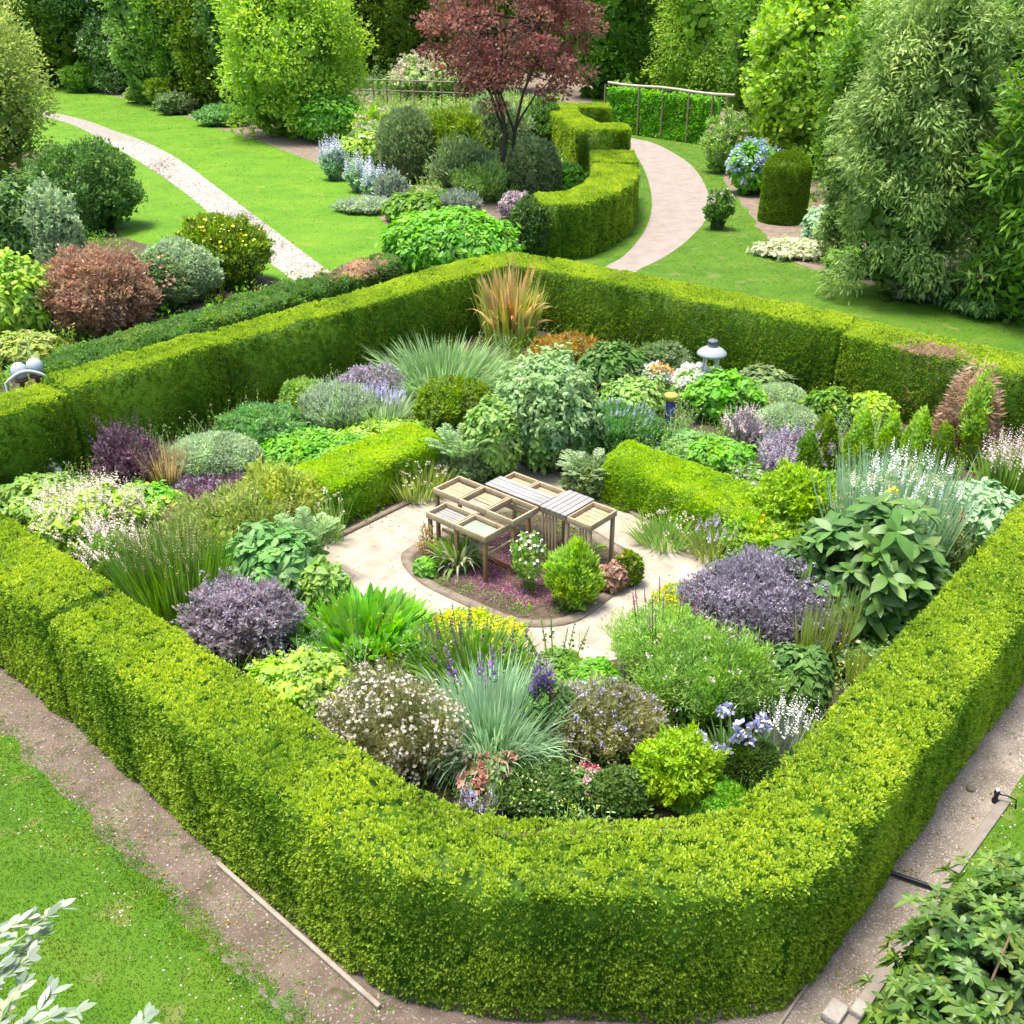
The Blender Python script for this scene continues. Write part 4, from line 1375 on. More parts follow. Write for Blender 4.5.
G('euphorbia', 'small sulphur yellow flowers beside the lavender-grey bush at the paving', 'flower', (656, 566, 712, 622), 'bush', 'fresh', lp=(5, 2.4), h=.35, fl={'c': 'yellow', 'k': 'puff', 'n': 130, 's': 6})
G('culver_root', 'tall pale silvery stems topped with white flowers, behind the large-leaved shrub', 'perennial', (838, 456, 952, 596), 'grass', 'glaucous', w=2, n=1100, spread=.34, droop=.05, base=.85, lo=.6,
  fl=[{'c': 'white', 'k': 'spike', 'n': 64, 's': 4, 'asp': 5, 'up': 1.02, 'each': 1, 'wide': .95}, {'c': 'cream', 'k': 'puff', 'n': 330, 's': 5, 'zone': .0}])
G('golden_spirea', 'yellow-lime bush at the open end of the low hedge', 'shrub', (752, 462, 838, 556), 'bush', 'lime', lp=(6, 2.6), lump=.22, lf=2.2, cover=4)
G('golden_spirea', 'flat yellow-green bush with peach tips along the low hedge end', 'shrub', (722, 488, 800, 566), 'bush', 'fresh', lp=(6, 2.8), lump=.2, h=.7, fl={'c': 'orangebloom', 'k': 'disc', 'n': 14, 's': 5, 'zone': .5})
G('red_hot_poker', 'thin green stalks tipped red at the edge of the long hedge', 'flower', (930, 530, 968, 590), 'grass', 'soft', w=2.4, n=130, spread=.5, droop=.3, base=.6,
  fl=[{'c': 'red', 'k': 'spike', 'n': 3, 's': 6, 'asp': 4, 'xy': [(944, 532), (961, 524), (954, 545)], 'each': 1, 'stem': 1.0}, {'c': 'yellow', 'k': 'spike', 'n': 5, 's': 5, 'asp': 4, 'up': .9, 'each': 1, 'stem': 1.0}])
G('feather_grass', 'pale pink feathery grass against the picture edge by the hedge', 'grass', (982, 442, 1040, 510), 'grass', 'soft', w=2, n=480, spread=.5, droop=.2, base=.7,
  fl={'c': 'blush', 'k': 'spike', 'n': 120, 's': 3.6, 'asp': 8, 'up': .9, 'lean': .2, 'wide': .95})
G('artichoke', 'grey-green leafy clump in front of the brown conifer', 'perennial', (936, 478, 1020, 560), 'leafy', 'glaucous', lp=(10, 4.5), lump=.2)
G('mugwort', 'hazy grey-green fine-leaved plant beside the red-tipped stalks', 'perennial', (880, 500, 968, 592), 'airy', 'greydark', n=6000, ns=140, lp=(6, 1.6), core=.6)
for i, (a, b, c_, d_) in enumerate([(806, 410, 842, 474), (842, 404, 878, 478), (876, 408, 904, 470), (898, 404, 936, 482), (924, 420, 958, 486), (790, 428, 824, 486)]):
    G('dwarf_conifer', ['pale narrow young conifer, second from the grey domes', 'broad bright young conifer in the middle of its row', 'slim young conifer squeezed between two wider ones', 'tallest bright young conifer of the row',
                        'young conifer standing in front of the brown conifer', 'darkest young conifer, nearest the grey-green domes'][i], 'conifer', (a, b, c_, d_), 'cone', ['yew', 'fresh', 'fresh', 'fresh', 'yew', 'mid'][i], group='row of young upright conifers', lp=(4.5, 1.8), b=1.0, power=.6, fullness=.3)
c_, rx_, ry_, h_, px_ = spot((938, 362, 1000, 466))
BR = G('dead_conifer', 'scorched brown conifer with one green streak, against the far hedge', 'conifer', (938, 362, 1002, 468), 'cone', 'brown', lp=(9, 1.6), a=.9, b=-.05, c=.3, power=.4, fullness=.12, cover=2.6, hmul=1.05,
       sub=[('green_shoot', 'airy', 'fresh', {'scale': (.42, .42, 1.05), 'off': (-.1, -.5, .0), 'lp': (6, 1.6), 'n': 1800, 'ns': 60, 'core': .3})])
G('santolina', 'grey-green clipped dome nearest the far hedge', 'shrub', (752, 382, 806, 420), 'bush', 'silver', 'grey-green dome pair', lp=(3.4, 1.4), lump=.03, core=.9, cover=5)
G('santolina', 'larger grey-green clipped dome beside the mauve flowers', 'shrub', (754, 402, 816, 450), 'bush', 'silver', 'grey-green dome pair', lp=(3.4, 1.4), lump=.03, core=.9, cover=5)
G('catmint', 'dusty mauve flower clump below the larger grey-green dome', 'flower', (758, 430, 822, 482), 'airy', 'mauve', n=2600, ns=100, lp=(4, 1.8), core=.6, fl={'c': 'mauvebloom', 'k': 'spike', 'n': 80, 's': 3, 'asp': 5, 'zone': .1, 'lean': .2})
G('catmint', 'small purple-pink spires between the low hedge and the mauve clump', 'flower', (762, 450, 794, 492), 'airy', 'mauve', n=1400, ns=60, lp=(4, 1.8), core=.5, fl={'c': 'mauvebloom', 'k': 'spike', 'n': 34, 's': 3.4, 'asp': 6, 'zone': .2, 'lean': .15})
G('catmint', 'pale mauve haze between the leafy green plant and the domes', 'flower', (722, 408, 766, 458), 'airy', 'mauve', n=1600, ns=70, lp=(4, 1.6), core=.5, fl={'c': 'blush', 'k': 'spike', 'n': 40, 's': 2.6, 'asp': 5, 'zone': .2, 'lean': .2})
G('hydrangea', 'lush bright green leafy shrub beneath the pale lantern', 'shrub', (688, 366, 758, 428), 'leafy', 'bright', lp=(9, 5), lump=.2)
G('white_phlox', 'dense white flower heads behind the blue post', 'flower', (672, 366, 726, 414), 'leafy', 'soft', lp=(7, 3), fl={'c': 'white', 'k': 'puff', 'n': 95, 's': 8, 'zone': .15, 'each': 1, 'off': .03})
G('white_phlox', 'small fan of white blossoms at the orange flower beside the blue post', 'flower', (636, 364, 670, 404), 'leafy', 'soft', lp=(7, 3), fl=[{'c': 'white', 'k': 'puff', 'n': 40, 's': 7, 'zone': .1, 'each': 1}, {'c': 'orangebloom', 'k': 'puff', 'n': 6, 's': 8, 'xy': [(654, 369), (660, 367), (666, 368), (662, 372), (656, 373), (670, 371)], 'each': 1}])
G('sea_kale', 'blue-green crinkled leaves at the foot of the blue post', 'perennial', (644, 426, 728, 464), 'leafy', 'bluegreen', lp=(10, 6), h=.3)
G('lovage', 'yellow-green leafy plants behind the low hedge', 'perennial', (690, 412, 752, 476), 'leafy', 'bright', lp=(7, 3.5), h=.6)
G('viola', 'low mixed leafy patch with mauve dots behind the low hedge end', 'perennial', (728, 446, 790, 498), 'leafy', 'mid', lp=(6, 3.5), h=.4, fl={'c': 'mauvebloom', 'k': 'disc', 'n': 50, 's': 4})
G('smoke_bush', 'pink plumed bush at the back of the left bed, above the silver grass', 'shrub', (336, 364, 406, 418), 'airy', 'mauve', n=3200, ns=120, lp=(4.5, 2), core=.62, fl={'c': 'mauvebloom', 'k': 'puff', 'n': 170, 's': 5, 'zone': .2})
G('lavender', 'silver lavender tuft with pale spikes below the pink plumed bush', 'herb', (352, 386, 412, 434), 'grass', 'silver', w=1.8, n=520, spread=.8, droop=.12, base=.6, fl={'c': 'lilac', 'k': 'spike', 'n': 60, 's': 2.4, 'asp': 5, 'up': .95, 'lean': .25})
G('ribbon_grass', 'wide silvery green grass clump below the orange flax', 'grass', (380, 336, 502, 410), 'grass', 'ribbon', w=2.0, n=1900, spread=.6, droop=.6, base=.75)
G('thyme_dome', 'rounded bright green bush in front of the silvery grass', 'shrub', (416, 376, 494, 436), 'bush', 'yew', lp=(5, 2), lump=.1, cover=4.5)
G('elaeagnus', 'tall variegated grey-green shrub at the middle of the garden', 'shrub', (498, 340, 596, 482), 'leafy', 'ribbon', lp=(5.5, 3), lump=.16, lf=2, cover=3.6, sub=[('foliage', 'leafy', 'deep', {'scale': (.97, .97, .72), 'lp': (7, 4)})])
G('mock_orange', 'light green small-leaved bush on a thin trunk beside the wooden frames', 'shrub', (464, 392, 520, 486), 'leafy', 'soft', lp=(6, 3.6), lump=.14)
G('curry_plant', 'pale silver mound with whitish tips in the left bed', 'herb', (300, 384, 378, 438), 'bush', 'silver', lp=(5.5, 1.4), lump=.1, a=.5, b=1, c=.35, fl={'c': 'pale', 'k': 'spike', 'n': 240, 's': 2.2, 'asp': 5, 'zone': .25, 'lean': .12, 'm': 12})
G('rue', 'bluish green feathery clump beneath the back hedge', 'herb', (218, 404, 304, 456), 'bush', 'bluegreen', lp=(5, 2), lump=.18, b=.6)
G('mint', 'bright green leafy patch between the silver mound and the low hedge', 'herb', (252, 418, 366, 480), 'leafy', 'bright', lp=(6, 3), lump=.2, h=.55)
G('mint', 'yellow-green leafy patch behind the back-left low hedge', 'herb', (340, 404, 426, 454), 'leafy', 'fresh', lp=(6, 3), lump=.2, h=.4)
G('sage', 'grey-green herb patch in front of the back hedge stretch', 'herb', (280, 378, 326, 418), 'bush', 'soft', lp=(4, 2), lump=.15)
G('flax_lily', 'tall orange and cream spiky flax in the far corner', 'flax', (470, 258, 550, 352), 'grass', 'orange', w=4.2, n=170, spread=.6, droop=.45, base=.3, lo=.6, sub=[('foliage', 'grass', 'gold', {'w': 2.2, 'n': 320, 'spread': .34, 'base': .6, 'droop': .1, 'scale': (1, 1, .8)})])
G('bronze_fennel', 'bronze-leaved low plants beside the flax along the far hedge', 'perennial', (532, 332, 608, 382), 'bush', 'bronze', lp=(6, 2.2), b=.7, lump=.2)
G('laurel_shrub', 'dark leafy shrub in front of the far hedge, left of the white blossoms', 'shrub', (580, 338, 648, 402), 'leafy', 'deep', lp=(8, 4), lump=.16)
G('choisya', 'rounded bush of pale edged leaves just behind the low lime hedge', 'shrub', (598, 376, 664, 434), 'leafy', 'soft', lp=(6, 3.6), lump=.12)
G('juniper', 'dark spreading evergreen along the foot of the far hedge', 'conifer', (634, 340, 690, 384), 'bush', 'greydark', lp=(5, 2), lump=.16)
G('lavender', 'misty grey-blue lavender mound behind the low lime hedge', 'herb', (574, 402, 658, 462), 'bush', 'bluegreen', lp=(6, 1.4), lump=.1, b=.9, c=.35, fl={'c': 'lilac', 'k': 'spike', 'n': 60, 's': 2.2, 'asp': 5, 'zone': .35})
G('weeping_pear', 'silvery drooping tangle of leaves beside the corner of the low lime hedge', 'shrub', (560, 428, 626, 506), 'fern', 'silver', nf=44, lp=(6, 1.2), h=.8, sub=[('foliage', 'bush', 'greydark', {'scale': (.85, .85, .9), 'lp': (6, 2)})])
G('fern', 'grey-green fern fronds between the low hedge and the small tree', 'fern', (432, 424, 492, 494), 'fern', 'ribbon', nf=34, lp=(7, 1.6), sub=[('foliage', 'bush', 'greydark', {'scale': (.8, .8, .7), 'lp': (6, 2)})])
G('lily', 'dark green leafy perennial against the far hedge beyond the domes', 'perennial', (806, 384, 852, 430), 'leafy', 'mid', lp=(7, 3))
G('dahlia', 'dark leafy clump at the hedge foot beside the lantern', 'perennial', (738, 362, 792, 398), 'leafy', 'greydark', lp=(7, 3.5))
G('angelica', 'yellow-topped leafy stems behind the young conifers', 'perennial', (848, 390, 896, 432), 'leafy', 'fresh', lp=(6, 3))
G('mixed_grass', 'meadow grasses and seed heads along the front of the low lime hedge', 'grass', (636, 478, 702, 556), 'grass', 'soft', w=1.4, n=420, spread=.7, droop=.25, base=.8, h=.55, fl={'c': 'ivory', 'k': 'puff', 'n': 26, 's': 5, 'zone': .0})
G('mixed_grass', 'brownish seeding stalks in front of the low hedge by the pale lime clump', 'grass', (690, 500, 742, 566), 'grass', 'olive', w=1.3, n=300, spread=.7, droop=.2, base=.8, h=.6, fl={'c': 'mauvebloom', 'k': 'spike', 'n': 24, 's': 3, 'asp': 5, 'up': .9, 'lean': .3})
G('mixed_grass', 'olive seeding stalks covering the front of the back-left low hedge', 'grass', (384, 440, 446, 506), 'grass', 'olive', w=1.4, n=520, spread=.6, droop=.2, base=.9, h=.7, fl={'c': 'ivory', 'k': 'puff', 'n': 60, 's': 4, 'zone': .0})
G('geranium', 'leafy green clump with dark pink dot by the thin dark spires', 'perennial', (566, 650, 622, 700), 'leafy', 'bright', lp=(7, 4.5), h=.35)
G('ground_sage', 'grey-lilac low flowers beside the deep violet spikes', 'flower', (560, 690, 606, 724), 'bush', 'mauve', lp=(5, 2), h=.4, fl={'c': 'lilac', 'k': 'puff', 'n': 50, 's': 5})
G('feather_grass', 'wisps of pale dry grass beside the cream flower mass, near the paving side', 'grass', (152, 500, 206, 548), 'grass', 'straw', w=1.3, n=300, spread=.6, droop=.3, base=.6)
G('fleabane', 'tall weedy stalks between the golden shrub and the low hedge', 'perennial', (316, 486, 344, 548), 'grass', 'soft', w=1.3, n=70, spread=.6, droop=.25, base=.8, fl={'c': 'ivory', 'k': 'puff', 'n': 20, 's': 4, 'zone': .1})

# --- middle bed under the frames
G('spider_plant', 'arching variegated strap-leaved plant beneath the open frames', 'plant', (430, 520, 486, 580), 'grass', 'cream', w=3.6, n=130, spread=.9, droop=.75, base=.3, h=.75, sub=[('foliage', 'grass', 'mid', {'w': 3.6, 'n': 110, 'spread': .8, 'droop': .7, 'base': .3})])
G('cypress', 'bright green feathery conifer bush in the paved bed', 'conifer', (548, 540, 598, 617), 'bush', 'fresh', lp=(9, 2.2), a=.6, b=.9, c=.35, lump=.22, lf=2.2, cover=4.5)
G('jasmine', 'white-dotted leafy climber between the frames and the feathery conifer', 'climber', (512, 528, 548, 598), 'airy', 'soft', n=900, ns=60, lp=(5, 2.6), core=0, fl={'c': 'white', 'k': 'disc', 'n': 46, 's': 3.5, 'zone': -.3})
G('heuchera', 'little bright green tuft at the bed corner nearest the hostas', 'plant', (414, 556, 436, 580), 'leafy', 'bright', lp=(6, 4))
G('rosemary', 'thin straggly stems at the bed corner by the frame post', 'plant', (416, 520, 436, 566), 'airy', 'tan', n=240, ns=26, lp=(5, 2), core=0)
G('heuchera', 'dark pink-leaved low plant beside the feathery conifer', 'plant', (598, 560, 626, 596), 'leafy', 'pinkbrown', lp=(6, 3.5), fl={'c': 'magenta', 'k': 'puff', 'n': 26, 's': 5})
G('hebe', 'small yellow-green bush at the bed corner under the slatted frame', 'shrub', (616, 550, 642, 590), 'bush', 'yew', lp=(5, 2.4), lump=.15, fl={'c': 'rust', 'k': 'disc', 'n': 12, 's': 4})

# ------------------------------------------------------------------ low growth that fills the beds
R = np.random.default_rng(77)
gpoly = np.array([(-10.3, 16.4), (-.9, 7.9), (2.2, 7.9), (11.3, 18.3), (-.1, 27.6)])
pvp = np.array(smooth(pv, 3, True))
pvp = pvp + nrm(pvp - pvp.mean(0)) * .10


def cover(name, label, pk, poly, n, hmin, hmax, seed, avoid=None, lp=.05, asp=.5, per=16, rad=.14, flw=None, fmask=3.0):
    R = np.random.default_rng(seed)
    lo, hi = poly.min(0), poly.max(0)
    xy = R.uniform(lo, hi, (n, 2))
    k = in_poly(xy[:, 0], xy[:, 1], poly)
    if avoid is not None:
        k &= ~in_poly(xy[:, 0], xy[:, 1], avoid)
    k &= noise(np.concatenate([xy, np.zeros((n, 1))], 1), 1.1, seed) > -fmask
    xy = xy[k]
    n = len(xy)
    hh = R.uniform(hmin, hmax, n)
    c = np.repeat(np.concatenate([xy, np.zeros((n, 1))], 1), per, 0)
    hr = np.repeat(hh, per)
    m = len(c)
    o = R.normal(0, rad * .6, (m, 3))
    o[:, 2] = hr * R.uniform(.05, 1, m) * np.exp(-(np.hypot(o[:, 0], o[:, 1]) / rad) ** 2 * .5)
    C = c + o
    D = nrm(np.stack([o[:, 0] / rad, o[:, 1] / rad, np.full(m, .7)], 1) + R.normal(0, .5, (m, 3)))
    N = nrm(np.array([0, 0, 1.0]) + R.normal(0, .5, (m, 3)))
    s = R.uniform(.6, 1.3, m) * lp
    mb = MB()
    quad_leaves(mb, C, D, N, s, s * asp, np.clip(np.repeat(R.normal(.5, .2, n), per) + R.normal(0, .15, m), 0, 1))
    return tag(mb.build(name, pal(pk)), label, 'ground cover', kind='stuff')


cover('ground_cover', 'low leafy green growth filling the soil between the plants', 'mid', gpoly, 2600, .08, .5, 5, pvp, lp=.075, per=24, rad=.22)
cover('ground_cover', 'low grey-green growth filling the soil between the plants', 'greydark', gpoly, 1100, .06, .25, 6, pvp, lp=.07, per=18, rad=.2, fmask=.2)
cover('ground_cover', 'low yellow-green growth filling the soil between the plants', 'soft', gpoly, 1200, .08, .55, 9, pvp, lp=.07, per=22, rad=.2, fmask=.0)
isp = np.array(E_IS)
isp2 = ISL_C + (isp - ISL_C) * .80
cover('creeping_thyme', 'flat carpet of pink-purple creeping flowers under the frames', 'magenta', ISL_C + (isp - ISL_C) * .62 + np.array([-.1, -.2]), 1100, .02, .05, 7, lp=.035, per=14, rad=.1)
ring_av = ISL_C + (isp - ISL_C) * .70
cover('edging_plants', 'low green edging plants round the kerb of the paved bed', 'mid', ISL_C + (isp - ISL_C) * .86, 420, .05, .22, 8, ring_av, lp=.05, per=18, rad=.11)

# ------------------------------------------------------------------ the open wooden frames on posts
def wood(key, a, b):
    return surf(key, [a, b], scale=5, detail=8, rough=.8, bump=.3, bscale=30, stretch=(1, 1, .5))


TIMBER = wood('weathered timber', (.26, .20, .11), (.41, .325, .20))
TIMBER2 = wood('brown timber', (.15, .085, .035), (.25, .155, .07))
SLAT = wood('silvered boards', (.22, .205, .19), (.31, .29, .27))
REDWOOD = wood('red-brown board', (.16, .06, .035), (.24, .11, .06))
A3, B3 = np.array([.755, -.656, 0]), np.array([.656, .755, 0])
UP = np.array([0, 0, 1.0])
ORI = np.array([-1.36, 15.85, 0])


def fp(a, b, z):
    return ORI + A3 * a + B3 * b + UP * z


fr = empty('frame_table', (ORI[0] + .9, ORI[1] - .3, 0))
FO = np.array(fr.location)


def part(name, mat, boxes, bev=.006):
    mb = MB()
    for c, ax, ay, az in boxes:
        box(mb, c - FO, ax, ay, az)
    o = mb.build(name, mat, fr)
    md = o.modifiers.new('soft edges', 'BEVEL')
    md.width = bev
    md.segments = 2
    return o


def rail_a(a0, a1, b, z, hgt=.11, t=.016):
    return (fp((a0 + a1) / 2, b, z - hgt / 2), A3 * (a1 - a0) / 2, B3 * t, UP * hgt / 2)


def rail_b(a, b0, b1, z, hgt=.11, t=.016):
    return (fp(a, (b0 + b1) / 2, z - hgt / 2), A3 * t, B3 * (b1 - b0) / 2, UP * hgt / 2)


ZU, ZL = 1.05, .90


def tray(name, a0, a1, b0, b1, z, mat=TIMBER, floor=None, hgt=.11):
    t = .02
    bs = [rail_a(a0, a1, b0 + t, z, hgt), rail_a(a0, a1, b1 - t, z, hgt), rail_b(a0 + t, b0 + 2 * t, b1 - 2 * t, z - .003, hgt), rail_b(a1 - t, b0 + 2 * t, b1 - 2 * t, z - .003, hgt)]
    o = part(name, mat, bs)
    return o


def boards(name, a0, a1, b0, b1, z, along='a', mat=SLAT, n=6, gap=.006):
    bs = []
    if along == 'a':
        wv = (b1 - b0) / n
        for i in range(n):
            bs.append((fp((a0 + a1) / 2, b0 + wv * (i + .5), z + .002 * (i % 2)), A3 * (a1 - a0) / 2, B3 * (wv / 2 - gap), UP * .012))
    else:
        wv = (a1 - a0) / n
        for i in range(n):
            bs.append((fp(a0 + wv * (i + .5), (b0 + b1) / 2, z + .002 * (i % 2)), A3 * (wv / 2 - gap), B3 * (b1 - b0) / 2, UP * .012))
    return part(name, mat, bs, .003)


# upper tier: first row of three cells, second row behind it reaching further along
for i in range(3):
    tray('open_tray', i * .61, i * .61 + .602, 0, .66, ZU)
boards('tray_floor', .05, .59, .05, .58, ZU - .10, 'a', TIMBER)
boards('tray_floor', .68, 1.2, .3, .58, ZU - .10, 'a', TIMBER, 3)
for a0, a1, b0, b1 in ((.62, 1.205, 1.062, 1.42), (1.213, 1.80, 1.062, 1.42), (.62, 1.80, .69, 1.054), (1.808, 2.36, .69, 1.42), (2.368, 2.87, .69, 1.42)):
    tray('open_tray', a0, a1, b0, b1, ZU)
boards('board_panel', .60, 1.825, .668, 1.08, ZU + .016, 'a', SLAT, 4)
boards('board_panel', 1.84, 2.385, .66, 1.44, ZU + .018, 'b', SLAT, 5)
boards('tray_floor', 2.41, 2.83, .74, 1.38, ZU - .10, 'a', TIMBER)
boards('tray_floor', .66, 1.17, 1.10, 1.38, ZU - .10, 'a', TIMBER, 3)
boards('tray_floor', 1.25, 1.77, 1.10, 1.38, ZU - .10, 'a', TIMBER, 3)
# lower tier in front
tray('open_tray', .32, .986, -.50, -.004, ZL)
tray('open_tray', .994, 1.66, -.50, -.004, ZL)
tray('open_tray', .994, 1.66, .004, .68, ZL - .004, hgt=.10)
boards('tray_floor', .37, .94, -.45, -.05, ZL - .10, 'a', SLAT)
GLASS = surf('dusty pane', [(.22, .26, .2), (.3, .34, .27)], scale=3, rough=.25)
boards('pane', 1.04, 1.61, -.45, -.05, ZL - .09, 'a', GLASS, 1)
# posts
for a, b, z, m_ in ((.37, -.45, ZL - .11, TIMBER2), (1.62, -.45, ZL - .11, TIMBER2), (.99, -.45, ZL - .11, TIMBER2), (1.62, .63, ZL - .115, TIMBER2), (.05, .60, ZU - .11, TIMBER), (1.79, .05, ZU - .11, TIMBER2), (.05, .05, ZU - .11, TIMBER2),
                    (2.82, .74, ZU - .11, TIMBER), (2.82, 1.37, ZU - .11, TIMBER), (2.36, .74, ZU - .11, TIMBER), (1.81, 1.37, ZU - .11, TIMBER), (.67, 1.37, ZU - .11, TIMBER)):
    part('post', m_, [(fp(a, b, z / 2), A3 * .03, B3 * .03, UP * z / 2)])
# thin upright slats under the second row, cross rails and a brace
for k in range(5):
    part('slat', TIMBER, [(fp(1.86 + k * .07, .72, .47), A3 * .018, B3 * .012, UP * .46)])
for k in range(4):
    part('slat', TIMBER, [(fp(2.6 + k * .055, .78, .47), A3 * .016, B3 * .012, UP * .46)])
part('cross_rail', TIMBER, [rail_a(.4, 1.58, -.2, .50, .06)])
part('cross_rail', TIMBER, [rail_b(1.62, -.41, .2, .55, .06)])
part('cross_rail', TIMBER2, [rail_b(1.79, .1, .6, .6, .07)])
d_ = nrm((fp(2.8, .7, .36) - fp(2.35, .2, .50))[None])[0]
part('brace', TIMBER, [((fp(2.8, .66, .36) + fp(2.4, .24, .48)) / 2, d_ * .32, np.cross(d_, UP) * .03, UP * .05)])
part('base_board', REDWOOD, [rail_a(.9, 2.1, .1, .13, .12)])
part('base_board', REDWOOD, [rail_a(2.1, 2.9, .60, .15, .12)])
tag(fr, 'stepped table of open wooden trays on posts in the middle of the paving', 'garden frame')

# ------------------------------------------------------------------ lantern, blue post, globes, small things
def solid(key, col, rough=.5, metal=0.0):
    if key in _M:
        return _M[key]
    m = surf(key, [tuple(x * .88 for x in col), tuple(min(1, x * 1.08) for x in col)], scale=8, rough=rough, bump=.08)
    m.node_tree.nodes['Principled BSDF'].inputs['Metallic'].default_value = metal
    _M[key] = m
    return m


lz = P(712, 352, 1.35)
la = empty('lantern', (lz[0], lz[1], 0))
GREYM = solid('grey painted metal', (.27, .29, .31), .6)
DARKM = solid('dark grey metal', (.12, .13, .15), .45)
mb = MB()
lathe(mb, [(.0, 1.27), (.30, 1.275), (.335, 1.31), (.325, 1.345), (.24, 1.42), (.14, 1.475), (.10, 1.49), (0, 1.50)], 28)
mb.build('lamp_shade', GREYM, la, smooth=True)
mb = MB()
lathe(mb, [(.11, 1.48), (.12, 1.53), (.085, 1.56), (.12, 1.59), (.10, 1.63), (.0, 1.64)], 20)
mb.build('cap', DARKM, la, smooth=True)
for k in range(4):
    mb = MB()
    x, y = .19 * math.cos(k * 1.571 + .785), .19 * math.sin(k * 1.571 + .785)
    tube(mb, [(x, y, 0), (x, y, .7), (x, y, 1.3)], .022, 8)
    mb.build('leg', solid('pale post', (.5, .52, .48), .6), la)
tag(la, 'grey pagoda-shaped garden lantern standing before the far hedge', 'lantern')

bp = P(669, 426)
b_ = empty('blue_post', (bp[0], bp[1], 0))
mb = MB()
lathe(mb, [(.105, 0), (.105, .62), (.0, .62)], 16)
mb.build('post', solid('navy paint', (.02, .03, .12), .4), b_)
mb = MB()
lathe(mb, [(.11, .615), (.135, .66), (.155, .74), (.12, .75), (.0, .73)], 16)
mb.build('cap', solid('yellow bowl', (.42, .36, .06), .5), b_, smooth=True)
tag(b_, 'dark blue post with a yellow bowl on top under the white blossoms', 'post')

# pale globes on an arched rail, just over the back hedge
for px_, py_, lab in ((19, 371, 'pale globe lamp nearer the picture edge, over the back hedge'), (34.5, 366.5, 'pale globe lamp further from the picture edge, over the back hedge')):
    q = P(px_, py_, 1.75)
    e_ = empty('globe_lamp', (q[0], q[1], 0))
    mb = MB()
    lathe(mb, [(0.001, 1.58), (.10, 1.60), (.155, 1.68), (.165, 1.76), (.14, 1.85), (.08, 1.91), (.001, 1.93)], 20)
    mb.build('globe', solid('pale frosted globe', (.36, .41, .45), .4), e_, smooth=True)
    mb = MB()
    lathe(mb, [(.05, 0), (.05, 1.5), (.14, 1.54), (.14, 1.60), (.0, 1.60)], 14)
    mb.build('post', solid('red-brown paint', (.18, .07, .06), .6), e_)
    tag(e_, lab, 'lamp', 'pale globe lamps behind the hedge')
mb = MB()
q0, q1 = P(6, 383, 1.6), P(46, 376, 1.62)
t_ = np.linspace(0, 1, 9)
pts = [q0 + (q1 - q0) * t + UP * (.17 * math.sin(t * math.pi)) for t in t_]
pts = [np.array([*q0[:2], 0])] + pts + [np.array([*q1[:2], 0])]
tube(mb, pts, .035, 8)
tag(mb.build('arched_rail', solid('white rail', (.42, .42, .41), .5), smooth=True), 'white arched rail in front of the pale globe lamps', 'rail')

mb = MB()
q = P(56, 480)
blob(mb, (0, 0, .17), (.16, .13, .2), .18, 2.2, 5, k=(14, 10))
tag(mb.build('white_stone', surf('white stone', [(.5, .5, .5), (.68, .68, .7)], scale=6, bump=.4), loc=q, smooth=True), 'small white stone among pale leaves at the back hedge foot', 'stone')

# timber edging, kerbs, hose bar, sprinkler, stones
def plank(name, label, cat, a, b, wd, ht, mat, group=None, z=.006):
    a, b = np.array([*a, 0.0]), np.array([*b, 0.0])
    d = nrm((b - a)[None])[0]
    mb = MB()
    L_ = np.linalg.norm(b - a)
    box(mb, UP * (ht / 2 + z), d * L_ / 2, np.cross(UP, d) * wd / 2, UP * ht / 2)
    o = mb.build(name, mat, loc=tuple((a + b) / 2))
    md = o.modifiers.new('soft edges', 'BEVEL')
    md.width = .008
    md.segments = 2
    return tag(o, label, cat, group)


EDG = wood('grey edging board', (.20, .165, .125), (.33, .28, .22))
plank('edging_board', 'weathered edging board lying along the foot of the long hedge', 'board', (-3.32, 8.44), (-1.29, 6.62), .05, .05, EDG)
plank('edging_board', 'thin edging strip along the hedge foot on the grey trodden path', 'board', (2.5, 6.36), (4.5, 8.72), .03, .04, EDG)
plank('path_kerb', 'pale flush kerb strip between the black bar and the lawn edge', 'kerb', (4.95, 8.33), (6.02, 9.47), .12, .03, wood('pale kerb', (.16, .135, .11), (.25, .215, .18)), 'kerb strips along the trodden path')
plank('path_kerb', 'pale flush kerb strip running beside the large glossy shrub', 'kerb', (3.1, 6.3), (4.86, 8.24), .13, .03, wood('pale kerb', (.16, .135, .11), (.25, .215, .18)), 'kerb strips along the trodden path')
mb = MB()
tube(mb, [(4.17, 8.31, .05), (4.5, 8.14, .05), (4.83, 7.98, .045)], .026, 10)
tag(mb.build('drain_pipe', solid('black plastic', (.012, .012, .018), .35)), 'black pipe lying straight across the trodden path', 'pipe')
sp = empty('sprinkler', (5.86, 9.43, 0))
mb = MB()
lathe(mb, [(.035, 0), (.04, .05), (.028, .06), (.028, .14), (.04, .15), (.03, .18), (0, .185)], 14)
mb.build('body', solid('black plastic', (.012, .012, .018), .35), sp)
mb = MB()
lathe(mb, [(.02, .185), (.022, .215), (0, .22)], 12)
mb.build('cap', solid('white plastic', (.7, .7, .7), .4), sp)
mb = MB()
tube(mb, [(.03, 0, .13), (.12, -.03, .13), (.2, -.09, .12), (.21, -.11, .004)], .01, 6)
mb.build('hose', solid('black plastic', (.012, .012, .018), .35), sp)
tag(sp, 'small black sprinkler with a white top on the trodden path', 'sprinkler')
STN = surf('edge stone', [(.11, .09, .07), (.2, .165, .135)], scale=6, bump=.5)
stone_px = [(214, 950), (226, 960), (238, 970), (252, 980), (264, 992), (276, 1004), (290, 1018)]
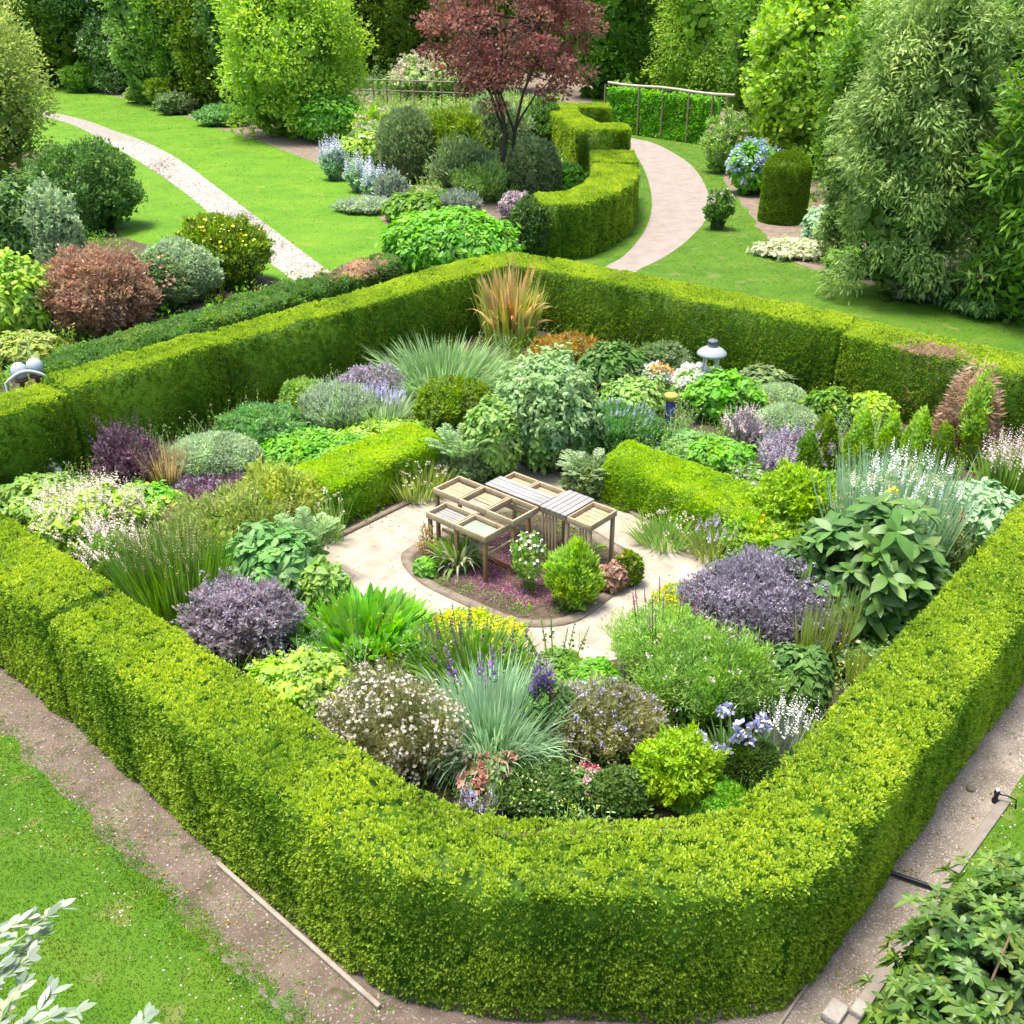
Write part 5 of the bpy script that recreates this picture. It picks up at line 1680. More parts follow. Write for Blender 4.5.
for i, (x, y) in enumerate(stone_px):
    q = P(x, y)
    mb = MB()
    blob(mb, (0, 0, .0), (.085, .05, .016), .3, 2, i, k=(12, 8))
    o = mb.build('edge_stone', STN, loc=q, smooth=True)
    o.rotation_euler = (0, 0, -.75 + .2 * math.sin(i * 3))
    tag(o, ['pinkish edging stone at the far end of the row on the lawn edge', 'second edging stone from the far end of the row', 'third edging stone from the far end of the row', 'edging stone in the middle of the row on the lawn edge',
            'third edging stone from the near end of the row', 'second edging stone from the near end of the row', 'edging stone at the near end of the row on the lawn edge'][i], 'stone', 'edging stones along the front lawn')
for x, y, s_, lab in ((834, 1017, .12, 'whitish broken stone block on the path below the large glossy shrub'), (858, 1014, .085, 'smaller pale stone block nearest the glossy shrub')):
    q = P(x, y)
    mb = MB()
    d = np.array([.66, .75, 0])
    box(mb, UP * .06, d * s_, np.array([-.75, .66, 0]) * s_ * .75, UP * .055)
    o = mb.build('stone_block', surf('pale block', [(.24, .215, .185), (.36, .325, .29)], scale=9, bump=.5), loc=q)
    md = o.modifiers.new('soft edges', 'BEVEL')
    md.width = .018
    md.segments = 2
    tag(o, lab, 'stone', 'pale stone blocks by the glossy shrub')
mb = MB()
q = P(971, 790)
blob(mb, (0, 0, .02), (.06, .05, .035), .2, 2, 3, k=(10, 7))
tag(mb.build('pebble_stone', STN, loc=q, smooth=True), 'lone pale stone on the trodden path near the sprinkler', 'stone')

# ------------------------------------------------------------------ foreground shrubs
def near_plant(name, label, cat, c, rx, ry, h, kind, pk, pxm, **kw):
    _seed[0] += 1
    R = np.random.default_rng(_seed[0])
    extra = kw.pop('extra', None)
    mb = MB()
    GEN[kind](mb, R, rx, ry, h, pxm, seed=_seed[0], **kw)
    root = empty(name, (*c, 0))
    mb.build('foliage', pal(pk), root)
    if extra:
        extra(root, R)
    return tag(root, label, cat)


def shoots(root, R):
    for (x, y, z, dx, dy, L_) in ((-.12, -.2, 2.02, .05, -.02, .5), (-.5, -.32, 1.8, .06, .02, .35)):
        mb = MB()
        tube(mb, [(x, y, z - .4), (x + dx * .5, y + dy * .5, z + L_ * .5 - .2), (x + dx, y + dy, z + L_)], [.012, .01, .008], 6)
        mb.build('shoot', solid('reddish shoot', (.42, .24, .16), .6), root)
    mb = MB()
    p, nn = dome(R, 60, .95, .85, 2.1, .12, 1.5, 9, dz=.0, deep=.1)
    D = nrm(nn + R.normal(0, .8, (len(p), 3)))
    strips(mb, p, D, side_of(D, nn), .13, .05, .3, R.uniform(0, 1, len(p)), (.15, .8, 1, .75, .05))
    mb.build('yellowed_leaves', pal('gold'), root)['kind'] = 'stuff'


near_plant('rhododendron', 'large glossy-leaved shrub in the near corner beside the path', 'shrub', (4.42, 6.0), 1.22, 1.1, 2.1, 'whorl', 'rhodo', .0072, lp=(19, 6.5), nw=640, per=8, core=.86, lump=.22, extra=shoots)
# pale silvery shrub whose shoots reach into the near corner
sv = empty('silver_shrub', (-4.6, 5.4, 0))
SO = np.array([-4.6, 5.4, 0.0])
R = np.random.default_rng(41)
lf_, st_ = MB(), MB()
for (x, y, z, x2, y2, z2) in ((-40, 990, 1.9, 58, 908, 2.0), (-50, 965, 1.95, 26, 918, 2.05), (-40, 1010, 1.8, 40, 936, 1.9), (-30, 1050, 1.75, 76, 1012, 1.85), (-40, 1010, 1.7, 28, 958, 1.9), (-10, 1080, 1.7, 50, 994, 1.9),
                              (100, 1090, 1.6, 146, 1018, 1.75), (-20, 1060, 1.6, 20, 985, 1.8)):
    a_, b_e = P(x, y, z) - SO, P(x2, y2, z2) - SO
    pt = limb_path(a_, b_e, R, 9, .02, .05)
    tube(st_, np.concatenate([[np.array([R.normal(0, .05), R.normal(0, .05), 0])], [a_ * .6], pt]), .009, 5)
    tg = nrm(np.gradient(pt, axis=0))
    for q in range(1, 9):
        for sg in (-1, 1, 0):
            sd_v = nrm(np.cross(tg[q], [0, 0, 1.0])[None])[0]
            D = nrm((tg[q] * .9 + sd_v * sg * .7 + np.array([0, 0, .25 if sg == 0 else .0]) + R.normal(0, .2, 3))[None])
            N = nrm((np.array([0, 0, 1.0]) + R.normal(0, .35, 3))[None])
            strips(lf_, pt[q][None], D, side_of(D, N), .15 * R.uniform(.7, 1.15), .06, .15, R.uniform(.1, 1, 1), (.15, .85, 1, .8, .1))
lf_.build('foliage', pal('pale'), sv)
st_.build('stem', pal('stemgreen'), sv)
tag(sv, 'pale silver-leaved shoots reaching in at the near corner over the lawn', 'shrub')

# ------------------------------------------------------------------ borders beyond the back hedge
G('evergreen_shrub', 'large dark evergreen bush beside the stone path lawn', 'shrub', (30, 132, 138, 238), 'bush', 'deep', lp=(4.5, 2.2), lump=.16, lf=1.8, cover=3.6, hmul=.95)
G('evergreen_shrub', 'dark spreading shrub with grey-green sprays beside the border hedge', 'shrub', (-30, 170, 70, 285), 'leafy', 'deep', lp=(7, 3), lump=.22, lf=2, cover=3.6, sub=[('foliage', 'bush', 'silver', {'scale': (.5, .5, .9), 'off': (1.5, -.9, .1), 'lp': (6, 2), 'lump': .3})])
G('golden_shrub', 'yellow-green bush lowest at the picture edge above the globe lamps', 'shrub', (-30, 245, 52, 345), 'leafy', 'fresh', lp=(7, 3.5), lump=.22)
G('barberry', 'round russet pink bush in the outer border', 'shrub', (44, 243, 152, 345), 'bush', 'pinkbrown', lp=(4.5, 1.8), lump=.14, lf=2.2, b=.5, cover=4)
G('barberry', 'smaller brown-green bush tucked between russet and grey-green bushes', 'shrub', (126, 250, 186, 318), 'bush', 'greydark', lp=(4.5, 2), lump=.16, fl={'c': 'rust', 'k': 'disc', 'n': 120, 's': 4, 'zone': 0})
G('cotton_lavender', 'grey-green rounded bush in the outer border', 'shrub', (140, 238, 216, 308), 'bush', 'silver', lp=(4, 1.8), lump=.12, b=.6)
G('broom', 'light green bush sprinkled with yellow flowers beside the stone path', 'shrub', (176, 212, 268, 294), 'bush', 'yew', lp=(4.5, 1.8), lump=.16, b=.7, fl={'c': 'yellow', 'k': 'disc', 'n': 110, 's': 3.4, 'zone': .3})
G('mixed_perennials', 'yellowish low plants at the border end near the globe lamps', 'perennial', (-10, 330, 60, 372), 'leafy', 'olive', lp=(6, 3), lump=.2, h=.8)
G('laurel', 'broad bright green leafy bush behind the back hedge corner', 'shrub', (384, 203, 516, 284), 'leafy', 'bright', lp=(7, 3.6), lump=.09, lf=2.0, cover=4.2, core=.84)
G('box_shrub', 'dark round bush at the near end of the curving hedge', 'shrub', (510, 196, 552, 262), 'bush', 'dark', lp=(4, 2), lump=.12)
G('peony', 'dark green low bush before the bright laurel, at the lawn edge', 'shrub', (384, 190, 442, 226), 'leafy', 'mid', lp=(6, 3), lump=.14)
G('willow_shrub', 'rounded grey-green shrub in the middle border, tallest there', 'shrub', (378, 106, 438, 186), 'bush', 'greydark', lp=(5, 1.5), lump=.08, b=.9, c=.4)
G('tamarisk', 'bright feathery green shrub between grey-green shrubs under the maple', 'shrub', (432, 100, 486, 186), 'airy', 'yew', n=6000, ns=150, lp=(5, 1.6), core=.75)
G('willow_shrub', 'hazy olive grey shrub at the left of the maple trunk', 'shrub', (430, 138, 500, 200), 'airy', 'greydark', n=6500, ns=150, lp=(5, 1.6), core=.72)
G('willow_shrub', 'round grey shrub on the path side of the maple trunk', 'shrub', (504, 136, 562, 204), 'bush', 'greydark', lp=(4.5, 1.6), lump=.08, b=.6, c=.5)
G('lime_perennial', 'lime leafy bush between the grey shrub and the curving hedge', 'perennial', (550, 160, 588, 200), 'leafy', 'bright', lp=(6, 3))
G('delphinium', 'pale blue spires at the outer tip of the middle border', 'flower', (320, 144, 346, 182), 'airy', 'glaucous', n=1400, ns=60, lp=(5, 2), core=.5, hmul=.9, fl={'c': 'palelilac', 'k': 'spike', 'n': 60, 's': 4, 'asp': 5, 'up': .8, 'wide': .95})
G('delphinium', 'blue spires on the lawn edge, next along from the border tip', 'flower', (346, 160, 370, 194), 'airy', 'glaucous', n=900, ns=44, lp=(5, 2), core=.5, hmul=.9, fl={'c': 'palelilac', 'k': 'spike', 'n': 30, 's': 4, 'asp': 5, 'up': .8, 'wide': .95})
G('delphinium', 'lilac spires nearest the silver plume on the lawn edge', 'flower', (362, 168, 386, 204), 'airy', 'glaucous', n=900, ns=44, lp=(5, 2), core=.5, hmul=.9, fl={'c': 'palelilac', 'k': 'spike', 'n': 34, 's': 4, 'asp': 5, 'up': .8, 'wide': .95})
G('artemisia', 'silver white plume plant on the border edge by the lawn', 'perennial', (376, 170, 406, 208), 'bush', 'pale', lp=(6, 1.6), b=1, c=.4, lump=.2)
G('artemisia', 'silver feathery clump just behind the bright laurel', 'perennial', (440, 190, 478, 222), 'bush', 'pale', lp=(5, 1.6), b=.9, c=.4, lump=.2)
G('stonecrop', 'soft pink flower clump between the laurel and the dark round bush', 'flower', (500, 192, 534, 222), 'bush', 'mauve', lp=(4, 2), fl={'c': 'blush', 'k': 'puff', 'n': 90, 's': 4.5})
G('edging_herb', 'grey-lilac low herbs along the lawn edge of the middle border', 'herb', (336, 172, 396, 216), 'bush', 'silver', lp=(4, 2), h=.5, lump=.2, fl={'c': 'mauvebloom', 'k': 'puff', 'n': 90, 's': 3.6})
G('lime_perennial', 'bright yellow-green plants behind the blue spires', 'perennial', (340, 130, 388, 182), 'leafy', 'fresh', lp=(5.5, 3), lump=.2, fl={'c': 'blush', 'k': 'disc', 'n': 40, 's': 3.6})
G('foxglove', 'tall bright green plants dotted pale pink by the wire fence', 'flower', (352, 106, 400, 150), 'airy', 'fresh', n=2600, ns=90, lp=(4.5, 2), core=.7, fl={'c': 'blush', 'k': 'puff', 'n': 60, 's': 4.5, 'zone': .0})
G('elderflower', 'white flowering shrub behind the wire fence and the maple', 'shrub', (392, 52, 478, 103), 'leafy', 'soft', lp=(5, 3), fl={'c': 'ivory', 'k': 'puff', 'n': 420, 's': 5.5, 'zone': -.1})
G('meadow_perennial', 'light green tall growth in front of the wire fence', 'perennial', (400, 108, 500, 158), 'airy', 'yew', n=4200, ns=140, lp=(4.5, 1.8), core=.75)
G('hydrangea', 'bright emerald rounded shrub by the wire fence end', 'shrub', (294, 88, 362, 146), 'leafy', 'bright', lp=(5, 3), lump=.12, cover=4)
G('mist_shrub', 'hazy grey-green growth behind the maple trunk, tallest of the haze', 'shrub', (462, 92, 530, 172), 'airy', 'greydark', n=6000, ns=150, lp=(4.5, 1.6), core=.75)
G('mist_shrub', 'hazy green growth between the maple and the zigzag hedge', 'shrub', (512, 96, 566, 160), 'airy', 'deep', n=5000, ns=130, lp=(4.5, 1.8), core=.75)
G('mist_shrub', 'fine green fennel-like growth in front of the maple trunk', 'shrub', (452, 150, 520, 206), 'airy', 'soft', n=4200, ns=140, lp=(4.5, 1.2), core=.5, hmul=.8)
G('mist_shrub', 'pinkish hazy growth beside the tallest grey-green shrub', 'shrub', (352, 118, 394, 176), 'airy', 'soft', n=2800, ns=100, lp=(4.5, 1.6), core=.65, fl={'c': 'blush', 'k': 'puff', 'n': 50, 's': 4, 'zone': 0})
G('edging_herb', 'whitish low flowers before the dark bush on the lawn edge', 'herb', (396, 176, 446, 206), 'bush', 'soft', lp=(4, 2), h=.6, lump=.2, fl={'c': 'blush', 'k': 'puff', 'n': 70, 's': 4})
# right side
tp = P(787, 226)
R = np.random.default_rng(5)
mb = MB()
n = 15000
th = R.uniform(0, 6.283, n)
tt = R.uniform(0, 1.25, n)
side = tt < 1
rr = np.where(side, 1.0, np.sqrt(R.uniform(0, 1, n)))
zz = np.where(side, tt, 1)
rd = .90 * rr * (1 - .35 * np.clip((zz - .82) / .18, 0, 1) ** 2)
p_ = np.stack([np.cos(th) * rd, np.sin(th) * rd, np.where(side, zz * 2.45, 2.45 + .18 * (1 - rr ** 2))], 1)
p_ += noise(p_, 2, 2)[:, None] * .03
nn_ = nrm(np.stack([np.cos(th) * rr, np.sin(th) * rr, np.where(side, .1 + np.clip(zz - .8, 0, 1) * 3, 2)], 1))
D_ = nrm(nn_ * .8 + np.array([0, 0, .5]) + R.normal(0, .5, (n, 3)))
quad_leaves(mb, p_ - D_ * .04, D_, nrm(nn_ + R.normal(0, .5, (n, 3))), .10, .045, np.clip(.5 + R.normal(0, .2, n), 0, 1))
lathe(mb, [(.84, .01), (.84, 2.1), (.55, 2.38), (.01, 2.5)], 20)
tag(mb.build('topiary', pal('darkyew'), loc=(tp[0], tp[1] + .9, 0)), 'clipped yew drum with a golden rim beside the gravel path lawn', 'topiary')
G('ground_elder', 'pale variegated ground plant at the foot of the clipped drum', 'perennial', (756, 222, 834, 262), 'leafy', 'cream', lp=(5, 3), h=.5, lump=.2)
G('hosta', 'pale grey-green leaves between the clipped drum and the willowy tree', 'perennial', (806, 200, 846, 250), 'leafy', 'glaucous', lp=(7, 4), lump=.2)
G('hydrangea', 'blue flowering hydrangea beyond the clipped drum', 'shrub', (728, 138, 778, 198), 'leafy', 'bright', lp=(5, 3), fl=[{'c': 'blue', 'k': 'puff', 'n': 70, 's': 7, 'zone': -.1, 'm': 16, 'each': 1}, {'c': 'lilac', 'k': 'puff', 'n': 30, 's': 6, 'zone': -.6, 'each': 1}])
G('buddleia', 'misty grey-green shrub along the far path edge before the hydrangea', 'shrub', (702, 112, 756, 176), 'airy', 'soft', n=4200, ns=120, lp=(5, 1.8), core=.75, fl={'c': 'blush', 'k': 'puff', 'n': 40, 's': 4, 'zone': .1})
G('young_rose', 'lone small shrub with pale blossom on the grass by the gravel path', 'shrub', (704, 188, 734, 232), 'airy', 'deep', n=620, ns=40, lp=(6, 3), core=.3, fl={'c': 'blush', 'k': 'puff', 'n': 10, 's': 5, 'zone': .3})
for bx, lab, pk in (((826, 244, 880, 280), 'low bright green bush at the near foot of the willowy tree', 'mid'), ((880, 262, 968, 306), 'mottled grey-green undergrowth below the willowy tree', 'greydark'), ((950, 278, 1050, 324), 'dark leafy bush at the bed edge under the laurel tree', 'deep'), ((1000, 240, 1080, 318), 'mid green leafy bush at the picture edge under the laurel tree', 'yew')):
    G('understorey_shrub', lab, 'shrub', bx, 'leafy', pk, lp=(7, 2.6), lump=.2)

# fence with climbing hedge beyond the path, wire fence by the maple
ff = empty('ivy_fence', (8.5, 63.8, 0))
a_, b2 = np.array([5.9, 66.8]), np.array([11.4, 60.6])
dv = b2 - a_
ln = np.linalg.norm(dv)
dvn = dv / ln
nrmv = np.array([-dvn[1], dvn[0]])
R = np.random.default_rng(8)
mb = MB()
n = 7000
u, v = R.uniform(0, 1, n), R.uniform(0, 1, n)
sg = np.where(R.uniform(size=n) < .7, -1, 1)
p_ = np.stack([a_[0] + dv[0] * u, a_[1] + dv[1] * u, v * 2.45], 1)
p_[:, :2] += nrmv * (sg * (.22 + .1 * noise(p_, 1.4, 2)))[:, None]
D_ = nrm(np.stack([nrmv[0] * sg, nrmv[1] * sg, np.full(n, .1)], 1) + R.normal(0, .6, (n, 3)))
quad_leaves(mb, p_ - np.array([8.5, 63.8, 0]), D_, nrm(R.normal(size=(n, 3)) + (0, 0, .8)), .26, .16, np.clip(.5 + R.normal(0, .22, n), 0, 1))
box(mb, np.array([*((a_ + b2) / 2), 1.18]) - np.array([8.5, 63.8, 0]), np.array([*dvn, 0]) * ln / 2, np.array([*nrmv, 0]) * .12, UP * 1.17, tint=.1)
mb.build('ivy', pal('bright'), ff)
mb = MB()
pts = [np.array([*(a_ + dv * t), 2.68 - .1 * math.sin(t * 9) * .4]) - np.array([8.5, 63.8, 0]) for t in np.linspace(-.02, 1.12, 8)]
tube(mb, pts, .075, 8)
mb.build('rail', solid('pale pole', (.42, .36, .28), .7), ff)
for t in (0, .33, .55, .78, .98, 1.1):
    mb = MB()
    q = np.array([*(a_ + dv * t - nrmv * -.0), 0]) - np.array([8.5, 63.8, 0])
    q[:2] -= nrmv * .42
    tube(mb, [q, q + UP * 1.3, q + UP * 2.64], .06, 6)
    mb.build('post', solid('brown pole', (.2, .16, .1), .8), ff)
tag(ff, 'leafy screen on posts with a pale pole rail beyond the gravel path', 'fence')

w0, w1 = P(361, 108), P(470, 112)
wf = empty('wire_fence', tuple((w0 + w1) / 2))
wc = (w0 + w1) / 2
for t in np.linspace(0, 1, 9):
    q = w0 + (w1 - w0) * t - wc
    mb = MB()
    tube(mb, [q, q + UP * .9, q + UP * 1.9], .055, 6)
    mb.build('post', solid('brown pole', (.2, .16, .1), .8), wf)
for z in (1.88, 1.2):
    mb = MB()
    tube(mb, [w0 - wc + UP * z, UP * z, w1 - wc + UP * z], .04, 6)
    mb.build('rail', solid('grey pole', (.24, .22, .18), .8), wf)
tag(wf, 'low brown rail fence in the border behind the maple', 'fence')

# ------------------------------------------------------------------ trees
T_ = tree


def tb(px, py):
    return P(px, py)[:2]


T_('maple_tree', 'copper red maple with a many-stemmed dark trunk in the middle border', tb(500, 200), 3.9, 3.3, 3.2, 9.6, 'maple', lpx=4.2, n=14500, ncl=105, bark=DARKBARK, trunk_r=.15, stems_n=3, limbs=30, clump=.22, core=.0, clump_flat=.45, up=.05, asp=.6, lean=(.6, 0))
T_('golden_tree', 'yellow-green tree leaning in at the picture edge above the dark shrubs', tb(2, 205), 3.1, 2.8, 1.2, 9.0, 'olive', lpx=4, n=17000, ncl=80, clump=.3, lean=(.2, 0), style='mound', core=.55)
T_('spreading_tree', 'bright yellow-green round-headed tree beside the lawn', tb(296, 137), 4.6, 4.0, .1, 10.5, 'fresh', lpx=4, n=30000, ncl=120, clump=.26, core=.66, style='mound')
EV = 'evergreens along the lawn'
T_('tall_conifer', 'dark upright conifer in the middle of the evergreen group', tb(214, 112), 2.9, 2.7, .1, 16, 'yew', lpx=4, n=14000, ncl=110, style='column', clump=.3, group=EV)
T_('tall_conifer', 'slim dark conifer beside the round-headed bright tree', tb(242, 120), 2.6, 2.4, .1, 16, 'deep', lpx=4, n=12000, ncl=100, style='column', clump=.3, group=EV)
T_('tall_conifer', 'bluish dark conifer next to the pale conifer', tb(184, 108), 2.6, 2.4, .1, 16, 'mid', lpx=4, n=12000, ncl=100, style='column', clump=.32, group=EV)
T_('tall_conifer', 'pale light green conifer, lightest of the evergreen group', tb(150, 104), 2.8, 2.5, .1, 16, 'soft', lpx=4, n=12000, ncl=100, style='column', clump=.32, group=EV)
T_('dark_tree', 'dark tree with white blossom and pale pink trunk at the lawn end', tb(104, 88), 5.2, 4.5, 2.0, 16, 'deep', lpx=3.4, n=14000, ncl=80, fl={'c': 'white', 'n': 260, 's': 3.4}, bark=surf('pink bark', [(.3, .16, .11), (.42, .26, .2)], scale=8), stems_n=2, limbs=8)
T_('dark_tree', 'broad tree behind the golden tree at the lawn end', tb(56, 86), 6, 5, .1, 15, 'yew', lpx=3.4, n=14000, ncl=80, style='mound')
T_('blossom_tree', 'small dark bush starred with white blossom by the pale conifer', tb(126, 92), 3.0, 2.6, .1, 6.6, 'deep', lpx=3.2, n=7000, ncl=44, fl={'c': 'white', 'n': 260, 's': 3.2}, style='mound')
for bx, lab, pk in (((148, 72, 186, 112), 'round light green bush at the foot of the pale conifer', 'yew'), ((156, 92, 192, 116), 'low blue-grey bush at the lawn edge under the conifers', 'greydark'), ((196, 104, 250, 128), 'low blue-green bushes along the lawn below the dark conifers', 'bluegreen'), ((126, 84, 158, 104), 'low olive bush beside the white-starred bush', 'olive'),
                    ((62, 62, 100, 94), 'dim green bush at the foot of the pink-trunked tree', 'mid')):
    G('lawn_shrub', lab, 'shrub', bx, 'bush', pk, lp=(3.4, 2), lump=.24)
T_('dark_conifer', 'broad upright tree behind the white flowering shrub', tb(404, 86), 3.9, 3, .1, 16, 'yew', lpx=3.4, n=14000, ncl=100, style='column', clump=.3)
T_('pale_tree', 'fresh lime tree just behind the round-headed tree', tb(352, 84), 5.0, 4, .1, 16, 'yew', lpx=3.6, n=14000, ncl=80, style='mound')
T_('spreading_tree', 'mid green tree showing through behind the copper maple', tb(492, 92), 5.4, 4, .1, 16, 'yew', lpx=3.6, n=14000, ncl=80, style='mound')
T_('blue_conifer', 'blue-green drooping conifer behind the zigzag hedge', tb(600, 98), 4.2, 3, .1, 17, 'mid', lpx=3.6, n=14000, ncl=110, style='column', clump=.32, droop=.25, group='conifers behind the zigzag hedge')
T_('blue_conifer', 'drooping conifer beyond the leafy pole fence', tb(652, 94), 4.4, 3, .1, 15, 'soft', lpx=3.6, n=13000, ncl=100, style='column', clump=.32, droop=.2, group='conifers behind the zigzag hedge')
T_('willow_tree', 'soft pale green willowy tree behind the leafy pole fence', tb(712, 104), 5.4, 4.5, .1, 14, 'fresh', lpx=3.8, n=24000, ncl=120, droop=.5, clump=.24, asp=.4, style='mound')
T_('lime_tree', 'bright broad-leaved tree over the hydrangea', tb(804, 170), 3.7, 3.2, .1, 10.4, 'fresh', lpx=6, n=16000, ncl=95, clump=.27, asp=.8, style='mound')
T_('willow_tree', 'largest willowy grey-green tree with drooping leaves behind the far lawn', tb(898, 298), 2.85, 2.1, .05, 10.2, 'willow', lpx=7, n=36000, ncl=160, droop=.55, clump=.24, asp=.26, core=.62, up=.1, style='mound')
T_('laurel_tree', 'tall laurel with long glossy leaves at the picture edge', tb(1024, 322), 2.1, 1.8, .05, 10, 'mid', lpx=12, n=11000, ncl=110, droop=.35, clump=.3, asp=.3, core=.6, style='mound')
T_('small_willow', 'pale small-leaved shrub tree at the near side of the big willowy tree', tb(838, 262), 1.1, 1.0, .05, 5.4, 'willow', lpx=5, n=8000, ncl=60, asp=.36, droop=.3, style='mound')
T_('shade_tree', 'dark green tree filling the gap between the bright tree and the big willowy one', tb(862, 200), 3.0, 2.6, .1, 9, 'mid', lpx=5, n=11000, ncl=80, style='mound')
T_('shade_tree', 'dark green tree between the big willowy tree and the laurel', tb(985, 268), 2.2, 2.0, .1, 10, 'deep', lpx=6, n=9000, ncl=80, style='mound')
T_('shade_tree', 'mid green tree behind the largest willowy tree', tb(925, 225), 3.4, 2.6, .1, 11, 'mid', lpx=5, n=11000, ncl=80, style='mound')
T_('shade_tree', 'dim tree behind the bright broad-leaved tree, beyond the fence end', tb(765, 130), 4.0, 3.2, .1, 11, 'mid', lpx=4.4, n=11000, ncl=80, style='mound')
# trees beyond
R = np.random.default_rng(99)
far = [(-66, 100, 8, 18, 'mid', 'rounded mid green tree furthest out past the golden tree'), (-48, 108, 7.5, 20, 'yew', 'broad tree behind the lawn end trees'), (-34, 112, 7, 19, 'yew', 'light green tree behind the white-blossomed tree'),
       (-20, 106, 7, 20, 'yew', 'green tree rising behind the evergreen group'), (-8, 104, 6.5, 19, 'yew', 'tree behind the lime tree and the maple'), (3, 108, 6.5, 19, 'yew', 'light tree showing behind the copper maple'),
       (13, 112, 7, 20, 'soft', 'pale tree behind the blue-green conifer'), (24, 104, 7.5, 19, 'soft', 'pale hazy tree behind the willowy tree'), (36, 98, 7.5, 19, 'soft', 'green tree behind the bright broad-leaved tree'),
       (48, 90, 8, 19, 'yew', 'tree rising behind the largest willowy tree'), (60, 84, 8, 18, 'mid', 'tree furthest out past the laurel')]
for x, y, r_, h_, pk, lab in far:
    T_('background_tree', lab, (x, y), r_, r_ * .8, .1, h_, pk, lpx=4.2, n=9000, ncl=90, clump=.27, core=.72, style='mound', group='trees beyond the garden')
cov = np.array([(-120, 118), (120, 100), (140, 150), (-140, 160)])
mb = MB()
n = 34000
x = R.uniform(-140, 140, n)
zz = R.uniform(0, 19, n)
y = 128 - .0009 * x * x + 3 * noise(np.stack([x * .25, zz * .3, zz * 0], 1), 1, 3) + R.uniform(0, 5, n)
p_ = np.stack([x, y, zz], 1)
D_ = nrm(R.normal(0, .6, (n, 3)) + np.array([0, -.5, .3]))
quad_leaves(mb, p_, D_, nrm(R.normal(0, .5, (n, 3)) + np.array([0, -.5, .8])), R.uniform(.8, 1.7, n), R.uniform(.5, 1, n), np.clip(.4 + .3 * noise(p_, .2, 5) + R.normal(0, .15, n), 0, 1))
tag(mb.build('far_woodland', pal('yew')), 'far belt of green woodland closing the view', 'woodland', kind='stuff')

# undergrowth under and between the far trees
gl = np.array([P(x, y)[:2] for x, y in ((-160, 70), (40, 84), (100, 88), (150, 100), (214, 121), (262, 134), (290, 138), (330, 120), (410, 100), (520, 96), (545, 60), (300, 45), (0, 45))])
cover('undergrowth', 'dark leafy undergrowth beneath the trees along the lawn', 'deep', gl, 1500, .5, 2.6, 31, lp=.42, asp=.6, per=30, rad=1.1)
gr2 = np.array([P(x, y)[:2] for x, y in ((612, 110), (730, 108), (748, 190), (790, 205), (830, 232), (850, 258), (880, 268), (1060, 312), (1250, 320), (1200, 60), (800, 50), (600, 50))])
cover('undergrowth', 'mid green undergrowth beneath the trees beyond the far lawn', 'mid', gr2, 1900, .3, 2.0, 32, lp=.3, asp=.5, per=30, rad=.8)
gm2 = np.array([P(x, y)[:2] for x, y in ((340, 150), (400, 180), (440, 200), (520, 205), (590, 190), (545, 130), (560, 100), (400, 100), (350, 112))])
cover('ground_cover', 'low growth filling the middle border under the maple', 'soft', gm2, 700, .15, .8, 33, lp=.2, asp=.5, per=26, rad=.5)
gb = np.array([(-13.2, 17.6), (-3.6, 30.2), *[P(x, y)[:2] for x, y in ((380, 268), (262, 290), (200, 274), (120, 244), (60, 215), (0, 200), (-80, 260))]])
cover('ground_cover', 'low green growth filling the outer border behind the hedge', 'bright', gb, 900, .1, .5, 34, lp=.13, asp=.5, per=22, rad=.35)


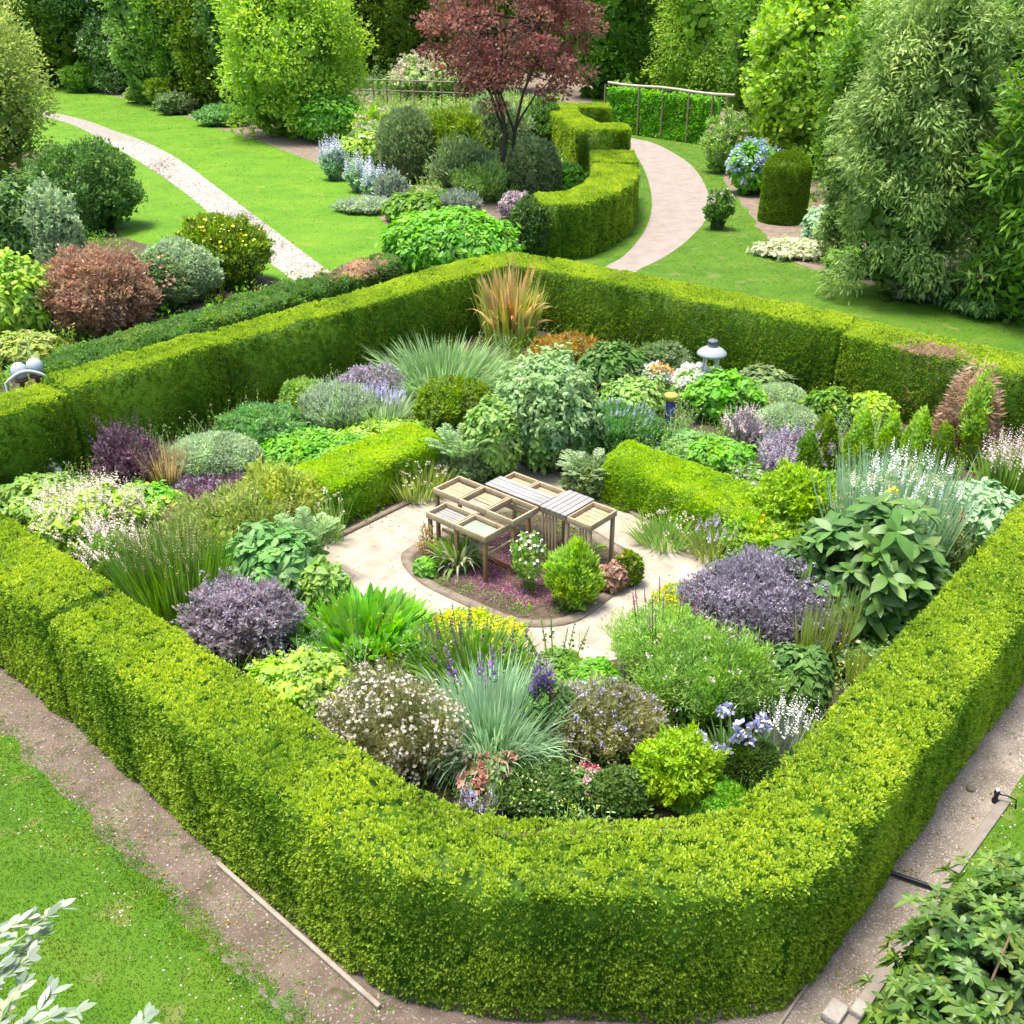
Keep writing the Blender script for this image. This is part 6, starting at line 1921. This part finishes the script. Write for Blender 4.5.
def wisps(name, label, pk, poly, n, hmin, hmax, seed, avoid=None, per=12, wd=.014, tip=None, rad=.15):
    """Loose upright stems and blades that come up between the plants."""
    R = np.random.default_rng(seed)
    lo, hi = poly.min(0), poly.max(0)
    xy = R.uniform(lo, hi, (n, 2))
    k = in_poly(xy[:, 0], xy[:, 1], poly)
    if avoid is not None:
        k &= ~in_poly(xy[:, 0], xy[:, 1], avoid)
    k &= noise(np.concatenate([xy, np.zeros((n, 1))], 1), .9, seed) > -.1
    xy = xy[k]
    n = len(xy)
    hh = np.repeat(R.uniform(hmin, hmax, n), per) * R.uniform(.6, 1.1, n * per)
    C = np.repeat(np.concatenate([xy, np.zeros((n, 1))], 1), per, 0) + R.normal(0, rad * .5, (n * per, 3)) * (1, 1, 0)
    D = nrm(np.stack([R.normal(0, .22, n * per), R.normal(0, .22, n * per), np.ones(n * per)], 1))
    mb = MB()
    Sd = nrm(np.cross(D, R.normal(size=(n * per, 3))))
    dr = R.uniform(.05, .35, n * per)
    strips(mb, C, D, Sd, hh, wd, dr, R.uniform(.1, .9, n * per), (.8, 1, .9, .6, .05))
    # small leaves up the stems
    m_ = n * per * 4
    i = R.integers(0, n * per, m_)
    t = R.uniform(.2, .98, m_)
    p = C[i] + D[i] * (hh[i] * t)[:, None] - np.array([0, 0, 1.0]) * (dr[i] * hh[i] * t * t)[:, None]
    Dl = nrm(R.normal(0, .8, (m_, 3)) + np.array([0, 0, .6]))
    quad_leaves(mb, p, Dl, nrm(R.normal(0, .5, (m_, 3)) + np.array([0, 0, 1.0])), wd * R.uniform(2.5, 5, m_), wd * 1.6, R.uniform(0, 1, m_), 0)
    mats = [pal(pk)]
    if tip:
        q = np.nonzero(R.uniform(size=n * per) < .35)[0]
        e = C[q] + D[q] * hh[q][:, None] - np.array([0, 0, 1.0]) * (dr[q] * hh[q])[:, None]
        puffs(mb, e, wd * 1.5, R, 1, 6)
        mats.append(pal(tip))
    return tag(mb.build(name, mats), label, 'ground cover', kind='stuff')


for i_, (pk, tip, n_, hs_) in enumerate((('soft', 'ivory', 800, (.45, 1.15)), ('yew', None, 800, (.4, 1.0)), ('ribbon', 'mauvebloom', 700, (.45, 1.1)), ('feathery', 'yellow', 420, (.4, .95)))):
    wisps('wild_stems', ['pale stems tipped cream', 'yellow-green loose stems', 'grey-green stems tipped mauve', 'light green stems tipped yellow'][i_] + ' coming up all through the beds', pk, gpoly * .97 + gpoly.mean(0) * .03, n_, *hs_, 60 + i_, pvp, tip=tip)
wisps('wild_stems', 'loose stems and seed heads filling the border round the maple', 'soft', gm2, 620, .5, 1.5, 70, per=16, wd=.03, tip='blush', rad=.35)
wisps('wild_stems', 'loose green stems filling the outer border behind the back hedge', 'yew', gb, 620, .3, .9, 71, per=14, wd=.022, tip='yellow', rad=.25)
